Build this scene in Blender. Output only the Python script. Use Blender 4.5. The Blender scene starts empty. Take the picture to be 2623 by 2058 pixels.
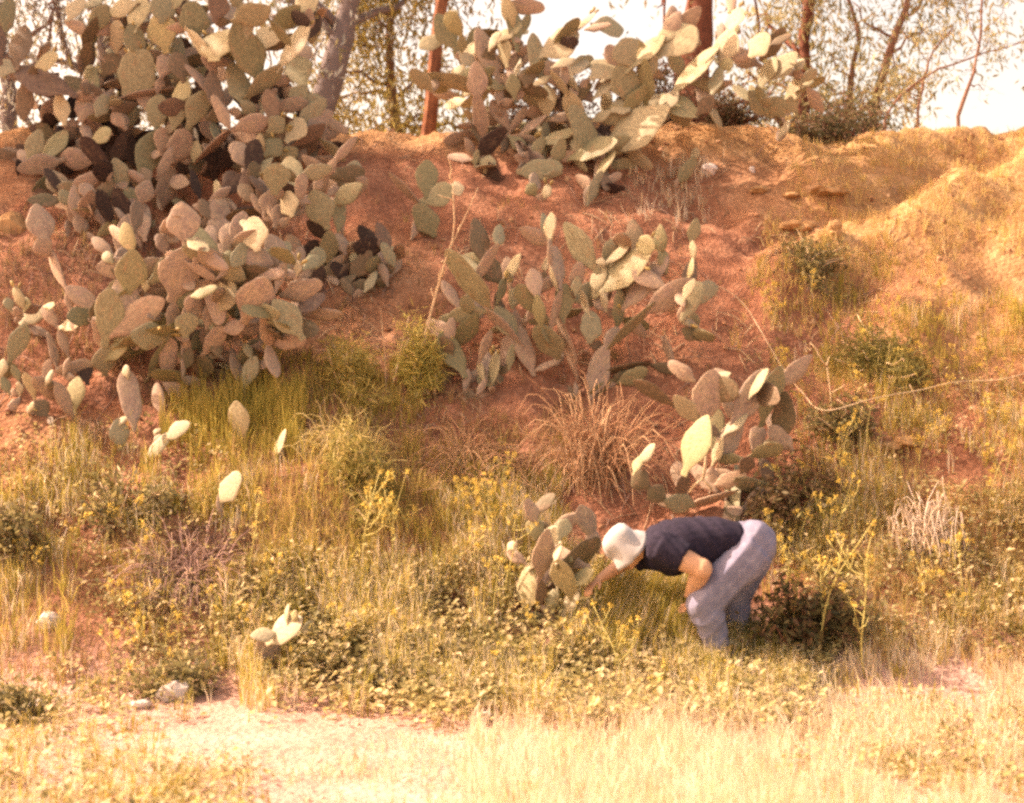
import bpy, math, random
import numpy as np
from mathutils import Vector, Matrix

random.seed(7)
RNG = np.random.default_rng(11)
R = math.radians
S = bpy.context.scene
COL = S.collection

# ------------------------------------------------------------------ camera, sky, sun, exposure
F_PX = 3603.0                       # focal length in pixels of the 2623 px wide photograph
PITCH = R(1.45)
CAM_Z = 1.6
cam = bpy.data.cameras.new('camera')
cam.sensor_width = 36.0
cam.lens = F_PX / 2623.0 * 36.0
cam.clip_start = 0.1
cam.clip_end = 2000
cam.dof.use_dof = True
cam.dof.focus_distance = 10.3
cam.dof.aperture_fstop = 1.5
camo = bpy.data.objects.new('camera', cam)
COL.objects.link(camo)
camo.location = (0, 0, CAM_Z)
camo.rotation_euler = (R(90) + PITCH, 0, 0)
S.camera = camo

SUN = Vector((-0.74, 0.12, 0.66)).normalized()      # towards the sun
SUN_EL = math.asin(SUN.z)
SUN_ROT = math.atan2(SUN.x, SUN.y)
W = bpy.data.worlds.new('World')
S.world = W
W.use_nodes = True
nt = W.node_tree
nt.nodes.clear()
sky = nt.nodes.new('ShaderNodeTexSky')
sky.sky_type = 'NISHITA'
sky.sun_disc = False
sky.sun_elevation = SUN_EL
sky.sun_rotation = SUN_ROT
sky.air_density = 1.0
sky.dust_density = 4.0
sky.ozone_density = 0.6
tint = nt.nodes.new('ShaderNodeMix')
tint.data_type = 'RGBA'
tint.blend_type = 'MULTIPLY'
tint.inputs[0].default_value = 1.0
tint.inputs[7].default_value = (1.0, 0.665, 0.43, 1)      # the warm cast of the faded print
bg = nt.nodes.new('ShaderNodeBackground')
bg.inputs['Strength'].default_value = 0.15
wo = nt.nodes.new('ShaderNodeOutputWorld')
nt.links.new(sky.outputs[0], tint.inputs[6])
nt.links.new(tint.outputs[2], bg.inputs['Color'])
nt.links.new(bg.outputs[0], wo.inputs['Surface'])

sl = bpy.data.lights.new('sun', 'SUN')
sl.energy = 2.9
sl.angle = R(0.5)
sl.color = (1.0, 0.75, 0.57)
slo = bpy.data.objects.new('sun', sl)
COL.objects.link(slo)
slo.rotation_euler = SUN.to_track_quat('Z', 'Y').to_euler()
slo.location = (-20, 5, 25)

S.view_settings.view_transform = 'Standard'
S.view_settings.look = 'None'
S.view_settings.exposure = 2.12
S.view_settings.gamma = 1.0
S.cycles.use_denoising = False
S.cycles.filter_width = 2.7
S.cycles.max_bounces = 6

# ------------------------------------------------------------------ helpers
def tag(o, label=None, cat=None, group=None, kind=None):
    if label: o['label'] = label
    if cat: o['category'] = cat
    if group: o['group'] = group
    if kind: o['kind'] = kind
    return o

def empty(name, loc):
    o = bpy.data.objects.new(name, None)
    o.empty_display_size = 0.1
    o.location = loc
    COL.objects.link(o)
    return o

def mesh_np(name, V, F, smooth=True, col=None):
    """V (n,3); F list of arrays (m,3) or (m,4)"""
    me = bpy.data.meshes.new(name)
    if not isinstance(F, list): F = [F]
    F = [np.asarray(f, dtype=np.int32) for f in F if len(f)]
    V = np.asarray(V, dtype=np.float32)
    me.vertices.add(len(V))
    me.vertices.foreach_set('co', V.ravel())
    nl = sum(f.size for f in F)
    npoly = sum(len(f) for f in F)
    me.loops.add(nl)
    me.loops.foreach_set('vertex_index', np.concatenate([f.ravel() for f in F]))
    me.polygons.add(npoly)
    sizes = np.concatenate([np.full(len(f), f.shape[1], np.int32) for f in F])
    starts = np.concatenate([[0], np.cumsum(sizes)[:-1]]).astype(np.int32)
    me.polygons.foreach_set('loop_start', starts)
    me.polygons.foreach_set('use_smooth', np.full(npoly, smooth))
    if col is not None:
        a = me.attributes.new('tint', 'FLOAT_COLOR', 'POINT')
        c = np.ones((len(V), 4), np.float32)
        c[:, :3] = col
        a.data.foreach_set('color', c.ravel())
    me.update(calc_edges=True)
    me.validate()
    return me

def link(name, me, mat=None, parent=None, loc=None):
    o = bpy.data.objects.new(name, me)
    if mat is not None and len(me.materials) == 0:
        me.materials.append(mat)
    if loc is not None: o.location = loc
    if parent is not None: o.parent = parent
    COL.objects.link(o)
    return o

class Geo:
    """collects verts, faces and colours of many pieces"""
    def __init__(s): s.v = []; s.t = []; s.q = []; s.c = []; s.n = 0
    def add(s, V, T=None, Q=None, c=None):
        V = np.asarray(V, float).reshape(-1, 3)
        if T is not None and len(T): s.t.append(np.asarray(T) + s.n)
        if Q is not None and len(Q): s.q.append(np.asarray(Q) + s.n)
        s.v.append(V)
        s.c.append(np.broadcast_to(np.asarray(c if c is not None else (1, 1, 1), float), (len(V), 3)))
        s.n += len(V)
    def mesh(s, name, smooth=True, col=False, off=(0, 0, 0)):
        F = []
        if s.t: F.append(np.concatenate(s.t))
        if s.q: F.append(np.concatenate(s.q))
        return mesh_np(name, np.concatenate(s.v) - np.asarray(off), F, smooth, np.concatenate(s.c) if col else None)

def tube(pts, radii, seg=6, side=None, caps=True):
    """swept tube; radii scalar list or (a,b) pairs; returns V, T, Q"""
    P = np.asarray(pts, float)
    n = len(P)
    rad = np.asarray([r if hasattr(r, '__len__') else (r, r) for r in radii], float)
    T = np.gradient(P, axis=0)
    T /= np.linalg.norm(T, axis=1)[:, None] + 1e-9
    s0 = np.asarray(side if side is not None else ((0, 1, 0) if abs(T[0][1]) < 0.8 else (1, 0, 0)), float)
    V = []
    ang = np.linspace(0, 2 * np.pi, seg, endpoint=False)
    for i in range(n):
        s_ = s0 - T[i] * s0.dot(T[i])
        s_ /= np.linalg.norm(s_) + 1e-9
        nn = np.cross(T[i], s_)
        if side is None: s0 = s_
        V.append(P[i] + np.cos(ang)[:, None] * s_ * rad[i][0] + np.sin(ang)[:, None] * nn * rad[i][1])
    V = np.concatenate(V)
    k = np.arange(seg)
    Q = np.concatenate([np.stack([i * seg + k, i * seg + (k + 1) % seg, (i + 1) * seg + (k + 1) % seg, (i + 1) * seg + k], 1) for i in range(n - 1)])
    Tt = np.zeros((0, 3), int)
    if caps:
        V = np.concatenate([V, P[:1], P[-1:]])
        a, b = n * seg, n * seg + 1
        Tt = np.concatenate([np.stack([np.full(seg, a), (k + 1) % seg, k], 1),
                             np.stack([np.full(seg, b), (n - 1) * seg + k, (n - 1) * seg + (k + 1) % seg], 1)])
    return V, Tt, Q

def ellipsoid(c, r, ax=None, nu=12, nv=8):
    ax = np.eye(3) if ax is None else np.asarray(ax, float)     # rows: axes
    V = []
    for j in range(1, nv):
        th = np.pi * j / nv
        ph = np.linspace(0, 2 * np.pi, nu, endpoint=False)
        V.append(np.stack([np.sin(th) * np.cos(ph) * r[0], np.sin(th) * np.sin(ph) * r[1], np.full(nu, np.cos(th) * r[2])], 1))
    V = np.concatenate(V + [np.array([[0, 0, r[2]], [0, 0, -r[2]]])])
    k = np.arange(nu)
    Q = np.concatenate([np.stack([j * nu + k, (j + 1) * nu + k, (j + 1) * nu + (k + 1) % nu, j * nu + (k + 1) % nu], 1) for j in range(nv - 2)])
    a = (nv - 1) * nu
    T = np.concatenate([np.stack([np.full(nu, a), k, (k + 1) % nu], 1),
                        np.stack([np.full(nu, a + 1), (nv - 2) * nu + (k + 1) % nu, (nv - 2) * nu + k], 1)])
    return V @ ax + np.asarray(c), T, Q

# value noise
_perm = RNG.random((256, 256))
def vnoise(x, y, s=1.0, off=0):
    x = np.asarray(x, float) * s + off * 17.3; y = np.asarray(y, float) * s + off * 9.1
    xi = np.floor(x).astype(int); yi = np.floor(y).astype(int)
    fx = x - xi; fy = y - yi
    fx = fx * fx * (3 - 2 * fx); fy = fy * fy * (3 - 2 * fy)
    g = lambda a, b: _perm[a % 256, b % 256]
    return ((g(xi, yi) * (1 - fx) + g(xi + 1, yi) * fx) * (1 - fy) + (g(xi, yi + 1) * (1 - fx) + g(xi + 1, yi + 1) * fx) * fy) * 2 - 1

def fbm(x, y, s=1.0, o=4, off=0):
    a, t = 1.0, 0
    for i in range(o):
        t = t + a * vnoise(x, y, s * 2 ** i, off + i)
        a *= 0.5
    return t

def sstep(a, b, x):
    t = np.clip((x - a) / (b - a), 0, 1)
    return t * t * (3 - 2 * t)

# ------------------------------------------------------------------ terrain
def softplus(t, k): return k * np.logaddexp(0, t / k)

HOLLOWS = [(-3.2, 13.55, .62, .40, 1.15), (-3.95, 13.7, .5, .36, .95), (-2.45, 13.5, .5, .38, .8), (-3.1, 12.3, .5, .3, .35), (1.7, 13.6, .6, .35, .3), (.6, 11.35, .5, .25, .2)]
def terrain(x, y):
    x = np.asarray(x, float); y = np.asarray(y, float)
    foot = 8.75 + 0.18 * np.sin(x * 0.7 + 1.0) + 0.12 * x * (x > 0) * 0.4
    z = 0.86 * softplus(y - foot, 0.28)
    crest = 4.98 - 0.028 * (x < 0) * -x * 1.6 + 0.03 * np.sin(x * 1.3)
    far = np.maximum(y - 14.2, 0)
    cap = crest - 0.10 * np.minimum(far, 12) + 0.0 * far
    k = 0.16
    z = cap - softplus(cap - z, k)
    on = sstep(-0.2, 1.0, z)
    near = np.exp(-np.maximum(np.abs(x) - 12, 0) / 6) * np.exp(-np.maximum(y - 18, 0) / 4)
    # gullies and spur on the right of the bank, running down to the left
    u = (x - 3.3) * 0.62 - (z - 3.0) * 0.78
    right = sstep(1.4, 3.4, x)
    z = z + near * on * (0.10 * right * (0.6 - 2.0 * np.abs(fbm(x + 0.6 * z, y * 0.4 + z * 0.5, 0.95, 3, 17))) + 0.07 * right * np.sin(u * 5.2 + 1.6 * fbm(x, y, 0.9, 3, 3)) + 0.11 * fbm(x, y, 0.9, 4, 1) + 0.045 * fbm(x, y, 3.7, 3, 5))
    # spur and furrow running diagonally up the right bank
    sd_ = (x - 2.33) * -.47 + (y - 12.39) * .88; st_ = (x - 2.33) * .88 + (y - 12.39) * .47
    wv = 0.12 * np.sin(st_ * 3.1) + 0.1 * fbm(x, y, 1.3, 3, 61)
    lim = sstep(-.5, .3, st_) * (1 - sstep(3.4, 4.4, st_))
    z = z + lim * (0.20 * np.exp(-((sd_ - wv) / .24) ** 2) - 0.24 * np.exp(-((sd_ - .52 - wv) / .22) ** 2) - 0.10 * np.exp(-((sd_ + .55 - wv) / .25) ** 2))
    # eroded hollows under the largest cactus
    for hx, hy, sx, sy, dp in HOLLOWS:
        z = z - dp * np.exp(-((x - hx) / sx) ** 2 - ((y - hy) / sy) ** 2)
    z = z + (1 - on) * near * (0.022 * fbm(x, y, 1.6, 4, 8))
    z = z - 0.02 * np.maximum(np.abs(x) - 14, 0) * sstep(14, 30, np.abs(x)) * 0.2
    return z

CT, ST = math.cos(PITCH), math.sin(PITCH)
def raydir(px, py):
    px = np.asarray(px, float); py = np.asarray(py, float)
    dx = (px - 1311.5) / F_PX; dy = (1029.0 - py) / F_PX
    return dx, CT - dy * ST, ST + dy * CT

def pt(px, py, Y):
    dx, dY, dz = raydir(px, py)
    t = np.asarray(Y, float) / dY
    return np.stack([dx * t, np.broadcast_to(Y, np.shape(t)) * 1.0, CAM_Z + dz * t], -1)

def to_px(p):
    p = np.asarray(p, float)
    y, z = p[..., 1], p[..., 2] - CAM_Z
    f = y * CT + z * ST
    u = -y * ST + z * CT
    f = np.maximum(f, 0.05)
    return 1311.5 + F_PX * p[..., 0] / f, 1029.0 - F_PX * u / f

# depth map of the bare ground, every 12 px of the photograph
_gx = np.arange(-700, 3400, 12.0)
_gy = np.arange(-60, 2500, 12.0)
_D = np.full((len(_gy), len(_gx)), 99.0)
_Ys = np.arange(3.5, 17.5, 0.04)
for j, py in enumerate(_gy):
    dx, dY, dz = raydir(_gx, py)
    t = _Ys[None, :] / dY
    X = dx[:, None] * t
    Z = CAM_Z + dz * t
    hit = terrain(X, np.broadcast_to(_Ys, X.shape)) > Z
    any_ = hit.any(1)
    _D[j, any_] = _Ys[hit.argmax(1)[any_]]

def depth(px, py):
    i = np.clip((np.asarray(px, float) - _gx[0]) / 12, 0, len(_gx) - 1.01)
    j = np.clip((np.asarray(py, float) - _gy[0]) / 12, 0, len(_gy) - 1.01)
    return _D[np.rint(j).astype(int), np.rint(i).astype(int)]

def ground(px, py):
    """point of the ground seen at a pixel"""
    Y = float(depth(px, py))
    if Y > 90: Y = 14.3
    p = pt(px, py, Y)
    return Vector((float(p[0]), Y, float(terrain(p[0], Y))))

# ------------------------------------------------------------------ materials
def new_mat(name):
    m = bpy.data.materials.new(name)
    m.use_nodes = True
    n = m.node_tree.nodes
    return m, n, m.node_tree.links, n['Principled BSDF']

def ramp(n, stops):
    r = n.new('ShaderNodeValToRGB')
    e = r.color_ramp.elements
    while len(e) < len(stops): e.new(0.5)
    for el, (p, c) in zip(e, stops):
        el.position = p
        el.color = (*c, 1)
    return r

def mix(n, l, a, b, f, mode='MIX'):
    m = n.new('ShaderNodeMix'); m.data_type = 'RGBA'; m.blend_type = mode
    for sock, v in ((6, a), (7, b)):
        if isinstance(v, tuple): m.inputs[sock].default_value = (*v, 1)
        else: l.new(v, m.inputs[sock])
    if isinstance(f, (int, float)): m.inputs[0].default_value = f
    else: l.new(f, m.inputs[0])
    return m.outputs[2]

def noise_mat(name, c1, c2, scale=8, rough=0.85, bump=0.3, bdist=0.01, detail=6, rand=0.0, coord='Object', c3=None):
    m, n, l, p = new_mat(name)
    tc = n.new('ShaderNodeTexCoord')
    no = n.new('ShaderNodeTexNoise'); no.inputs['Scale'].default_value = scale; no.inputs['Detail'].default_value = detail
    l.new(tc.outputs[coord], no.inputs['Vector'])
    st = [(0.3, c1), (0.7, c2)] if c3 is None else [(0.25, c1), (0.5, c2), (0.75, c3)]
    r = ramp(n, st)
    l.new(no.outputs['Fac'], r.inputs[0])
    out = r.outputs[0]
    if rand:
        oi = n.new('ShaderNodeObjectInfo')
        hs = n.new('ShaderNodeHueSaturation')
        mr = n.new('ShaderNodeMapRange'); mr.inputs['To Min'].default_value = 1 - rand; mr.inputs['To Max'].default_value = 1 + rand
        l.new(oi.outputs['Random'], mr.inputs[0]); l.new(mr.outputs[0], hs.inputs['Value'])
        l.new(out, hs.inputs['Color']); out = hs.outputs[0]
    l.new(out, p.inputs['Base Color'])
    p.inputs['Roughness'].default_value = rough
    if 'Specular IOR Level' in p.inputs: p.inputs['Specular IOR Level'].default_value = 0.25
    if bump:
        b = n.new('ShaderNodeBump'); b.inputs['Strength'].default_value = bump; b.inputs['Distance'].default_value = bdist
        l.new(no.outputs['Fac'], b.inputs['Height']); l.new(b.outputs[0], p.inputs['Normal'])
    return m

def leaf_mat(name, transl=0.35, rough=0.7):
    """colour of each blade or leaf from its attribute; some light passes through"""
    m, n, l, p = new_mat(name)
    at = n.new('ShaderNodeAttribute'); at.attribute_name = 'tint'
    l.new(at.outputs['Color'], p.inputs['Base Color'])
    p.inputs['Roughness'].default_value = rough
    p.inputs['Specular IOR Level'].default_value = 0.2
    tr = n.new('ShaderNodeBsdfTranslucent')
    l.new(at.outputs['Color'], tr.inputs['Color'])
    mx = n.new('ShaderNodeMixShader'); mx.inputs[0].default_value = transl
    l.new(p.outputs[0], mx.inputs[1]); l.new(tr.outputs[0], mx.inputs[2])
    l.new(mx.outputs[0], n['Material Output'].inputs['Surface'])
    return m

def pad_mat(name, cols, scar, scar_amt, rough=0.55):
    m, n, l, p = new_mat(name)
    tc = n.new('ShaderNodeTexCoord')
    oi = n.new('ShaderNodeObjectInfo')
    r = ramp(n, [(i / (len(cols) - 1), c) for i, c in enumerate(cols)])
    l.new(oi.outputs['Random'], r.inputs[0])
    vm = n.new('ShaderNodeVectorMath'); vm.operation = 'ADD'
    sc = n.new('ShaderNodeVectorMath'); sc.operation = 'SCALE'; sc.inputs[3].default_value = 31.0
    cb = n.new('ShaderNodeCombineXYZ'); l.new(oi.outputs['Random'], cb.inputs[0]); l.new(oi.outputs['Random'], cb.inputs[2])
    l.new(cb.outputs[0], sc.inputs[0]); l.new(tc.outputs['Object'], vm.inputs[0]); l.new(sc.outputs[0], vm.inputs[1])
    n1 = n.new('ShaderNodeTexNoise'); n1.inputs['Scale'].default_value = 3.2; n1.inputs['Detail'].default_value = 7; n1.inputs['Roughness'].default_value = 0.65
    l.new(vm.outputs[0], n1.inputs['Vector'])
    r1 = ramp(n, [(0.62 - scar_amt * 0.3, (0, 0, 0)), (0.72 - scar_amt * 0.15, (1, 1, 1))])
    l.new(n1.outputs['Fac'], r1.inputs[0])
    c = mix(n, l, r.outputs[0], scar, r1.outputs[0])
    n2 = n.new('ShaderNodeTexNoise'); n2.inputs['Scale'].default_value = 11; n2.inputs['Detail'].default_value = 4
    l.new(vm.outputs[0], n2.inputs['Vector'])
    r2 = ramp(n, [(0.3, (0.72, 0.72, 0.72)), (0.7, (1.2, 1.2, 1.2))])
    l.new(n2.outputs['Fac'], r2.inputs[0])
    c = mix(n, l, c, r2.outputs[0], 1.0, 'MULTIPLY')
    vo = n.new('ShaderNodeTexVoronoi'); vo.inputs['Scale'].default_value = 7.5; vo.inputs['Randomness'].default_value = 0.25
    l.new(tc.outputs['Object'], vo.inputs['Vector'])
    r3 = ramp(n, [(0.10, (1, 1, 1)), (0.2, (0, 0, 0))])
    l.new(vo.outputs['Distance'], r3.inputs[0])
    r3.color_ramp.elements[0].color = (.45, .45, .45, 1)
    c = mix(n, l, c, (0.42, 0.34, 0.2), r3.outputs[0])
    l.new(c, p.inputs['Base Color'])
    p.inputs['Roughness'].default_value = rough
    p.inputs['Specular IOR Level'].default_value = 0.3
    b = n.new('ShaderNodeBump'); b.inputs['Strength'].default_value = 0.35; b.inputs['Distance'].default_value = 0.012
    l.new(n2.outputs['Fac'], b.inputs['Height']); l.new(b.outputs[0], p.inputs['Normal'])
    return m

M_PAD = {
    'g': pad_mat('pad_green', [(.22, .205, .11), (.29, .275, .17), (.34, .32, .215), (.25, .235, .125)], (.34, .24, .14), 0.25),
    'l': pad_mat('pad_pale', [(.35, .31, .19), (.42, .37, .25), (.32, .29, .15)], (.42, .33, .2), 0.2),
    'w': pad_mat('pad_woody', [(.31, .225, .175), (.38, .285, .235), (.29, .225, .185), (.39, .265, .19)], (.40, .31, .22), 0.75, 0.8),
    'k': pad_mat('pad_shade', [(.05, .032, .028), (.07, .045, .035), (.045, .03, .03)], (.12, .08, .055), 0.3, 0.9),  # near-black colour paints in the deep shade between the pads
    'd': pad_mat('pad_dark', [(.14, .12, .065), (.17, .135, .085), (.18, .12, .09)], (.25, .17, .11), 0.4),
}
M_FRUIT = noise_mat('fruit_skin', (.30, .22, .08), (.38, .3, .12), 5, 0.5, 0.1, rand=0.3)
M_GRASS = leaf_mat('grass_blades', 0.45)
M_LEAF = leaf_mat('leaves', 0.4, 0.55)
M_STEM = leaf_mat('weed_stems', 0.1)
M_PETAL = leaf_mat('petals', 0.4)
M_ROCK = noise_mat('pale_rock', (.42, .36, .33), (.62, .56, .52), 9, 0.9, 0.5, 0.02, rand=0.12)
M_CLOD = noise_mat('earth_clod', (.32, .19, .09), (.46, .30, .15), 10, 0.95, 0.6, 0.02, rand=0.15)
M_STALK = noise_mat('dry_stalk', (.50, .36, .21), (.64, .50, .32), 20, 0.8, 0.2, 0.003)
M_BARK_RED = noise_mat('red_bark', (.06, .022, .016), (.17, .065, .04), 7, 0.9, 0.6, 0.02, c3=(.11, .042, .028))
M_BARK_GREY = noise_mat('grey_bark', (.15, .125, .125), (.23, .19, .19), 6, 0.9, 0.6, 0.02)
M_BARK_PALE = noise_mat('pale_bark', (.17, .085, .055), (.27, .16, .11), 6, 0.85, 0.4, 0.01)

# ------------------------------------------------------------------ the ground
def build_ground():
    xs = np.concatenate([-np.geomspace(400, 9.3, 26), np.arange(-9, 9.001, 0.055), np.geomspace(9.3, 400, 26)])
    ys = np.concatenate([np.linspace(-80, 3.5, 16), np.arange(3.8, 16.5, 0.05), np.geomspace(16.7, 900, 34)])
    X, Y = np.meshgrid(xs, ys)
    Z = terrain(X, Y)
    Z = Z + (0.02 * fbm(X, Y, 9.0, 3, 21)) * (np.abs(X) < 9.5) * (Y < 17) * (Y > 3.6) * sstep(0.1, 1.0, Z)
    V = np.stack([X.ravel(), Y.ravel(), Z.ravel()], 1)
    nx, ny = len(xs), len(ys)
    i = np.arange(nx * ny).reshape(ny, nx)
    Q = np.stack([i[:-1, :-1].ravel(), i[:-1, 1:].ravel(), i[1:, 1:].ravel(), i[1:, :-1].ravel()], 1)
    # where the soil is pale sand and where it is red earth
    x, y, z = V.T
    nz = 0.5 * fbm(x, y, 0.8, 4, 30)
    flat = 1 - sstep(0.02, 0.55, z + 0.25 * nz)
    right = sstep(2.0, 4.2, x + 0.9 * nz + (z - 3) * 0.35) * sstep(1.4, 2.6, z)
    crestn = sstep(4.25, 4.7, z + 0.1 * nz) * 0.75
    sdd = (x - 2.33) * -.47 + (y - 12.39) * .88; stt = (x - 2.33) * .88 + (y - 12.39) * .47
    crestn = np.maximum(crestn, .75 * np.exp(-((sdd - .05 + .2 * nz) / .34) ** 2) * sstep(-.3, .6, stt) * (1 - sstep(3.6, 5.5, stt)))
    patch = 0.9 * sstep(0.35, 0.75, fbm(x, y, 0.55, 3, 44)) * 0.5
    sand = np.clip(flat, 0, 1)
    gold = np.clip(right * 0.75 + crestn + patch * .6, 0, 1)
    me = mesh_np('ground', V, Q, True)
    a = me.attributes.new('sand', 'FLOAT', 'POINT')
    a.data.foreach_set('value', sand.astype(np.float32))
    a = me.attributes.new('gold', 'FLOAT', 'POINT')
    a.data.foreach_set('value', gold.astype(np.float32))
    m, n, l, p = new_mat('soil')
    tc = n.new('ShaderNodeTexCoord')
    at = n.new('ShaderNodeAttribute'); at.attribute_name = 'sand'
    n1 = n.new('ShaderNodeTexNoise'); n1.inputs['Scale'].default_value = 3.0; n1.inputs['Detail'].default_value = 8
    n2 = n.new('ShaderNodeTexNoise'); n2.inputs['Scale'].default_value = 26; n2.inputs['Detail'].default_value = 6
    l.new(tc.outputs['Object'], n1.inputs['Vector']); l.new(tc.outputs['Object'], n2.inputs['Vector'])
    red = ramp(n, [(0.25, (.18, .08, .050)), (0.5, (.28, .132, .082)), (0.78, (.38, .20, .125))])
    l.new(n1.outputs['Fac'], red.inputs[0])
    pale = ramp(n, [(0.25, (.37, .235, .19)), (0.5, (.45, .295, .245)), (0.78, (.52, .36, .305))])
    l.new(n1.outputs['Fac'], pale.inputs[0])
    ad = n.new('ShaderNodeMath'); ad.operation = 'MULTIPLY_ADD'; ad.inputs[1].default_value = 0.5; ad.inputs[2].default_value = -0.25
    l.new(n2.outputs['Fac'], ad.inputs[0])
    su = n.new('ShaderNodeMath'); su.operation = 'ADD'; su.use_clamp = True
    l.new(at.outputs['Fac'], su.inputs[0]); l.new(ad.outputs[0], su.inputs[1])
    ag = n.new('ShaderNodeAttribute'); ag.attribute_name = 'gold'
    sg = n.new('ShaderNodeMath'); sg.operation = 'ADD'; sg.use_clamp = True
    l.new(ag.outputs['Fac'], sg.inputs[0]); l.new(ad.outputs[0], sg.inputs[1])
    gol = ramp(n, [(0.25, (.30, .165, .075)), (0.5, (.40, .245, .115)), (0.78, (.52, .35, .18))])
    l.new(n1.outputs['Fac'], gol.inputs[0])
    c = mix(n, l, red.outputs[0], gol.outputs[0], sg.outputs[0])
    c = mix(n, l, c, pale.outputs[0], su.outputs[0])
    g = ramp(n, [(0.3, (.78, .76, .74)), (0.7, (1.15, 1.15, 1.15))])
    l.new(n2.outputs['Fac'], g.inputs[0])
    c = mix(n, l, c, g.outputs[0], 1.0, 'MULTIPLY')
    l.new(c, p.inputs['Base Color'])
    p.inputs['Roughness'].default_value = 0.95
    p.inputs['Specular IOR Level'].default_value = 0.1
    b = n.new('ShaderNodeBump'); b.inputs['Strength'].default_value = 0.7; b.inputs['Distance'].default_value = 0.05
    l.new(n2.outputs['Fac'], b.inputs['Height']); l.new(b.outputs[0], p.inputs['Normal'])
    o = link('ground', me, m)
    tag(o, 'red earth bank rising from a pale sandy track', kind='structure')
build_ground()

# ------------------------------------------------------------------ trees on top of the bank
def leaf_cloud(g, centres, spread, per, size, cols, droop=0.5, wid=0.22, rng=RNG):
    """narrow leaves hanging in loose clumps"""
    C = np.repeat(np.asarray(centres, float), per, 0)
    n = len(C)
    if n == 0: return
    off = rng.normal(0, 1, (n, 3)) * np.asarray(spread)
    B = C + off
    L = size * rng.uniform(0.6, 1.4, n)
    d = rng.normal(0, 1, (n, 3)); d[:, 2] -= droop * 2.2
    d /= np.linalg.norm(d, axis=1)[:, None]
    s = np.cross(d, rng.normal(0, 1, (n, 3))); s /= np.linalg.norm(s, axis=1)[:, None] + 1e-9
    w = L * wid * 0.5
    V = np.stack([B, B + d * (L * .45)[:, None] + s * w[:, None], B + d * L[:, None], B + d * (L * .45)[:, None] - s * w[:, None]], 1)
    k = np.arange(n) * 4
    Q = np.stack([k, k + 1, k + 2, k + 3], 1)
    cols = np.asarray(cols)
    c = cols[rng.integers(0, len(cols), n)] * rng.uniform(0.7, 1.25, (n, 1))
    g.add(V.reshape(-1, 3), None, Q, np.repeat(c, 4, 0))

def wiggle(a, b, n, amp, rng=RNG):
    a = np.asarray(a, float); b = np.asarray(b, float)
    t = np.linspace(0, 1, n)[:, None]
    p = a + (b - a) * t
    w = np.cumsum(rng.normal(0, 1, (n, 3)), 0); w -= w[0] + (w[-1] - w[0]) * t
    return p + w * amp * np.linalg.norm(b - a) / math.sqrt(n)

LEAF_EU = [(.28, .26, .12), (.38, .33, .16), (.24, .23, .12), (.46, .40, .21)]
LEAF_BLUE = [(.30, .30, .27), (.37, .37, .34), (.25, .25, .21)]

def make_tree(name, label, cat, pix, Y, rad, bark, n_limb, limb_len, leaf_cols, n_leaf, leaf_size, group=None,
              limb_from=0.35, spread=0.28, world=None, per=26, up=0.5, dead=False):
    """pix: pixels along the trunk at depth Y, or world points"""
    if world is None:
        P = [pt(px, py, Y) for px, py in pix]
    else:
        P = [np.array(w, float) for w in world]
    base = P[0].copy()
    gz = float(terrain(base[0], base[1])) - 0.1
    if base[2] > gz + 0.05: P = [np.array([base[0] - (P[1][0] - base[0]) * 0.15, base[1], gz])] + P
    else: P[0][2] = gz
    P = np.array(P)
    # resample
    d = np.concatenate([[0], np.cumsum(np.linalg.norm(np.diff(P, axis=0), axis=1))])
    t = np.linspace(0, d[-1], 14)
    P = np.stack([np.interp(t, d, P[:, k]) for k in range(3)], 1)
    P[1:-1] += RNG.normal(0, 0.012, (12, 3)) * d[-1] / 3
    root = empty(name, P[0])
    tag(root, label, cat, group)
    g = Geo()
    r = np.linspace(rad, rad * 0.35, 14); r[0] *= 1.35
    r = r * (1 + 0.1 * RNG.normal(0, 1, 14))
    g.add(*tube(P, r, 9))
    tips = []
    for i in range(n_limb):
        f = limb_from + (1 - limb_from) * RNG.random()
        k = f * 13
        a = P[int(k)] + (P[min(int(k) + 1, 13)] - P[int(k)]) * (k - int(k))
        ang = RNG.random() * 2 * math.pi
        L = limb_len * RNG.uniform(0.5, 1.15)
        b = a + np.array([math.cos(ang) * L, math.sin(ang) * L * 0.8, L * (up + RNG.normal(0, 0.3))])
        q = wiggle(a, b, 7, 0.16)
        rr = rad * (1 - 0.6 * f) * 0.42
        g.add(*tube(q, np.linspace(rr, rr * 0.35, 7), 6))
        for j in range(4):
            s = q[RNG.integers(2, 7)]
            e = s + RNG.normal(0, 1, 3) * L * 0.33 + np.array([0, 0, -0.05 * L])
            w = wiggle(s, e, 5, 0.2)
            g.add(*tube(w, np.linspace(rr * 0.3, rr * 0.1, 5), 4))
            tips += [w[-1], w[3], w[2]]
        tips += [q[-1], q[-2]]
    link('trunk', g.mesh('trunk', off=P[0]), bark, root)
    if n_leaf and tips:
        tips = np.array(tips)
        g2 = Geo()
        cen = tips[RNG.integers(0, len(tips), max(1, n_leaf // per))]
        leaf_cloud(g2, cen + RNG.normal(0, 0.1, cen.shape), (spread, spread, spread * 1.2), per, leaf_size, leaf_cols, 0.6)
        link('crown', g2.mesh('crown', False, True, off=P[0]), M_LEAF, root)
    return root

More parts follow.
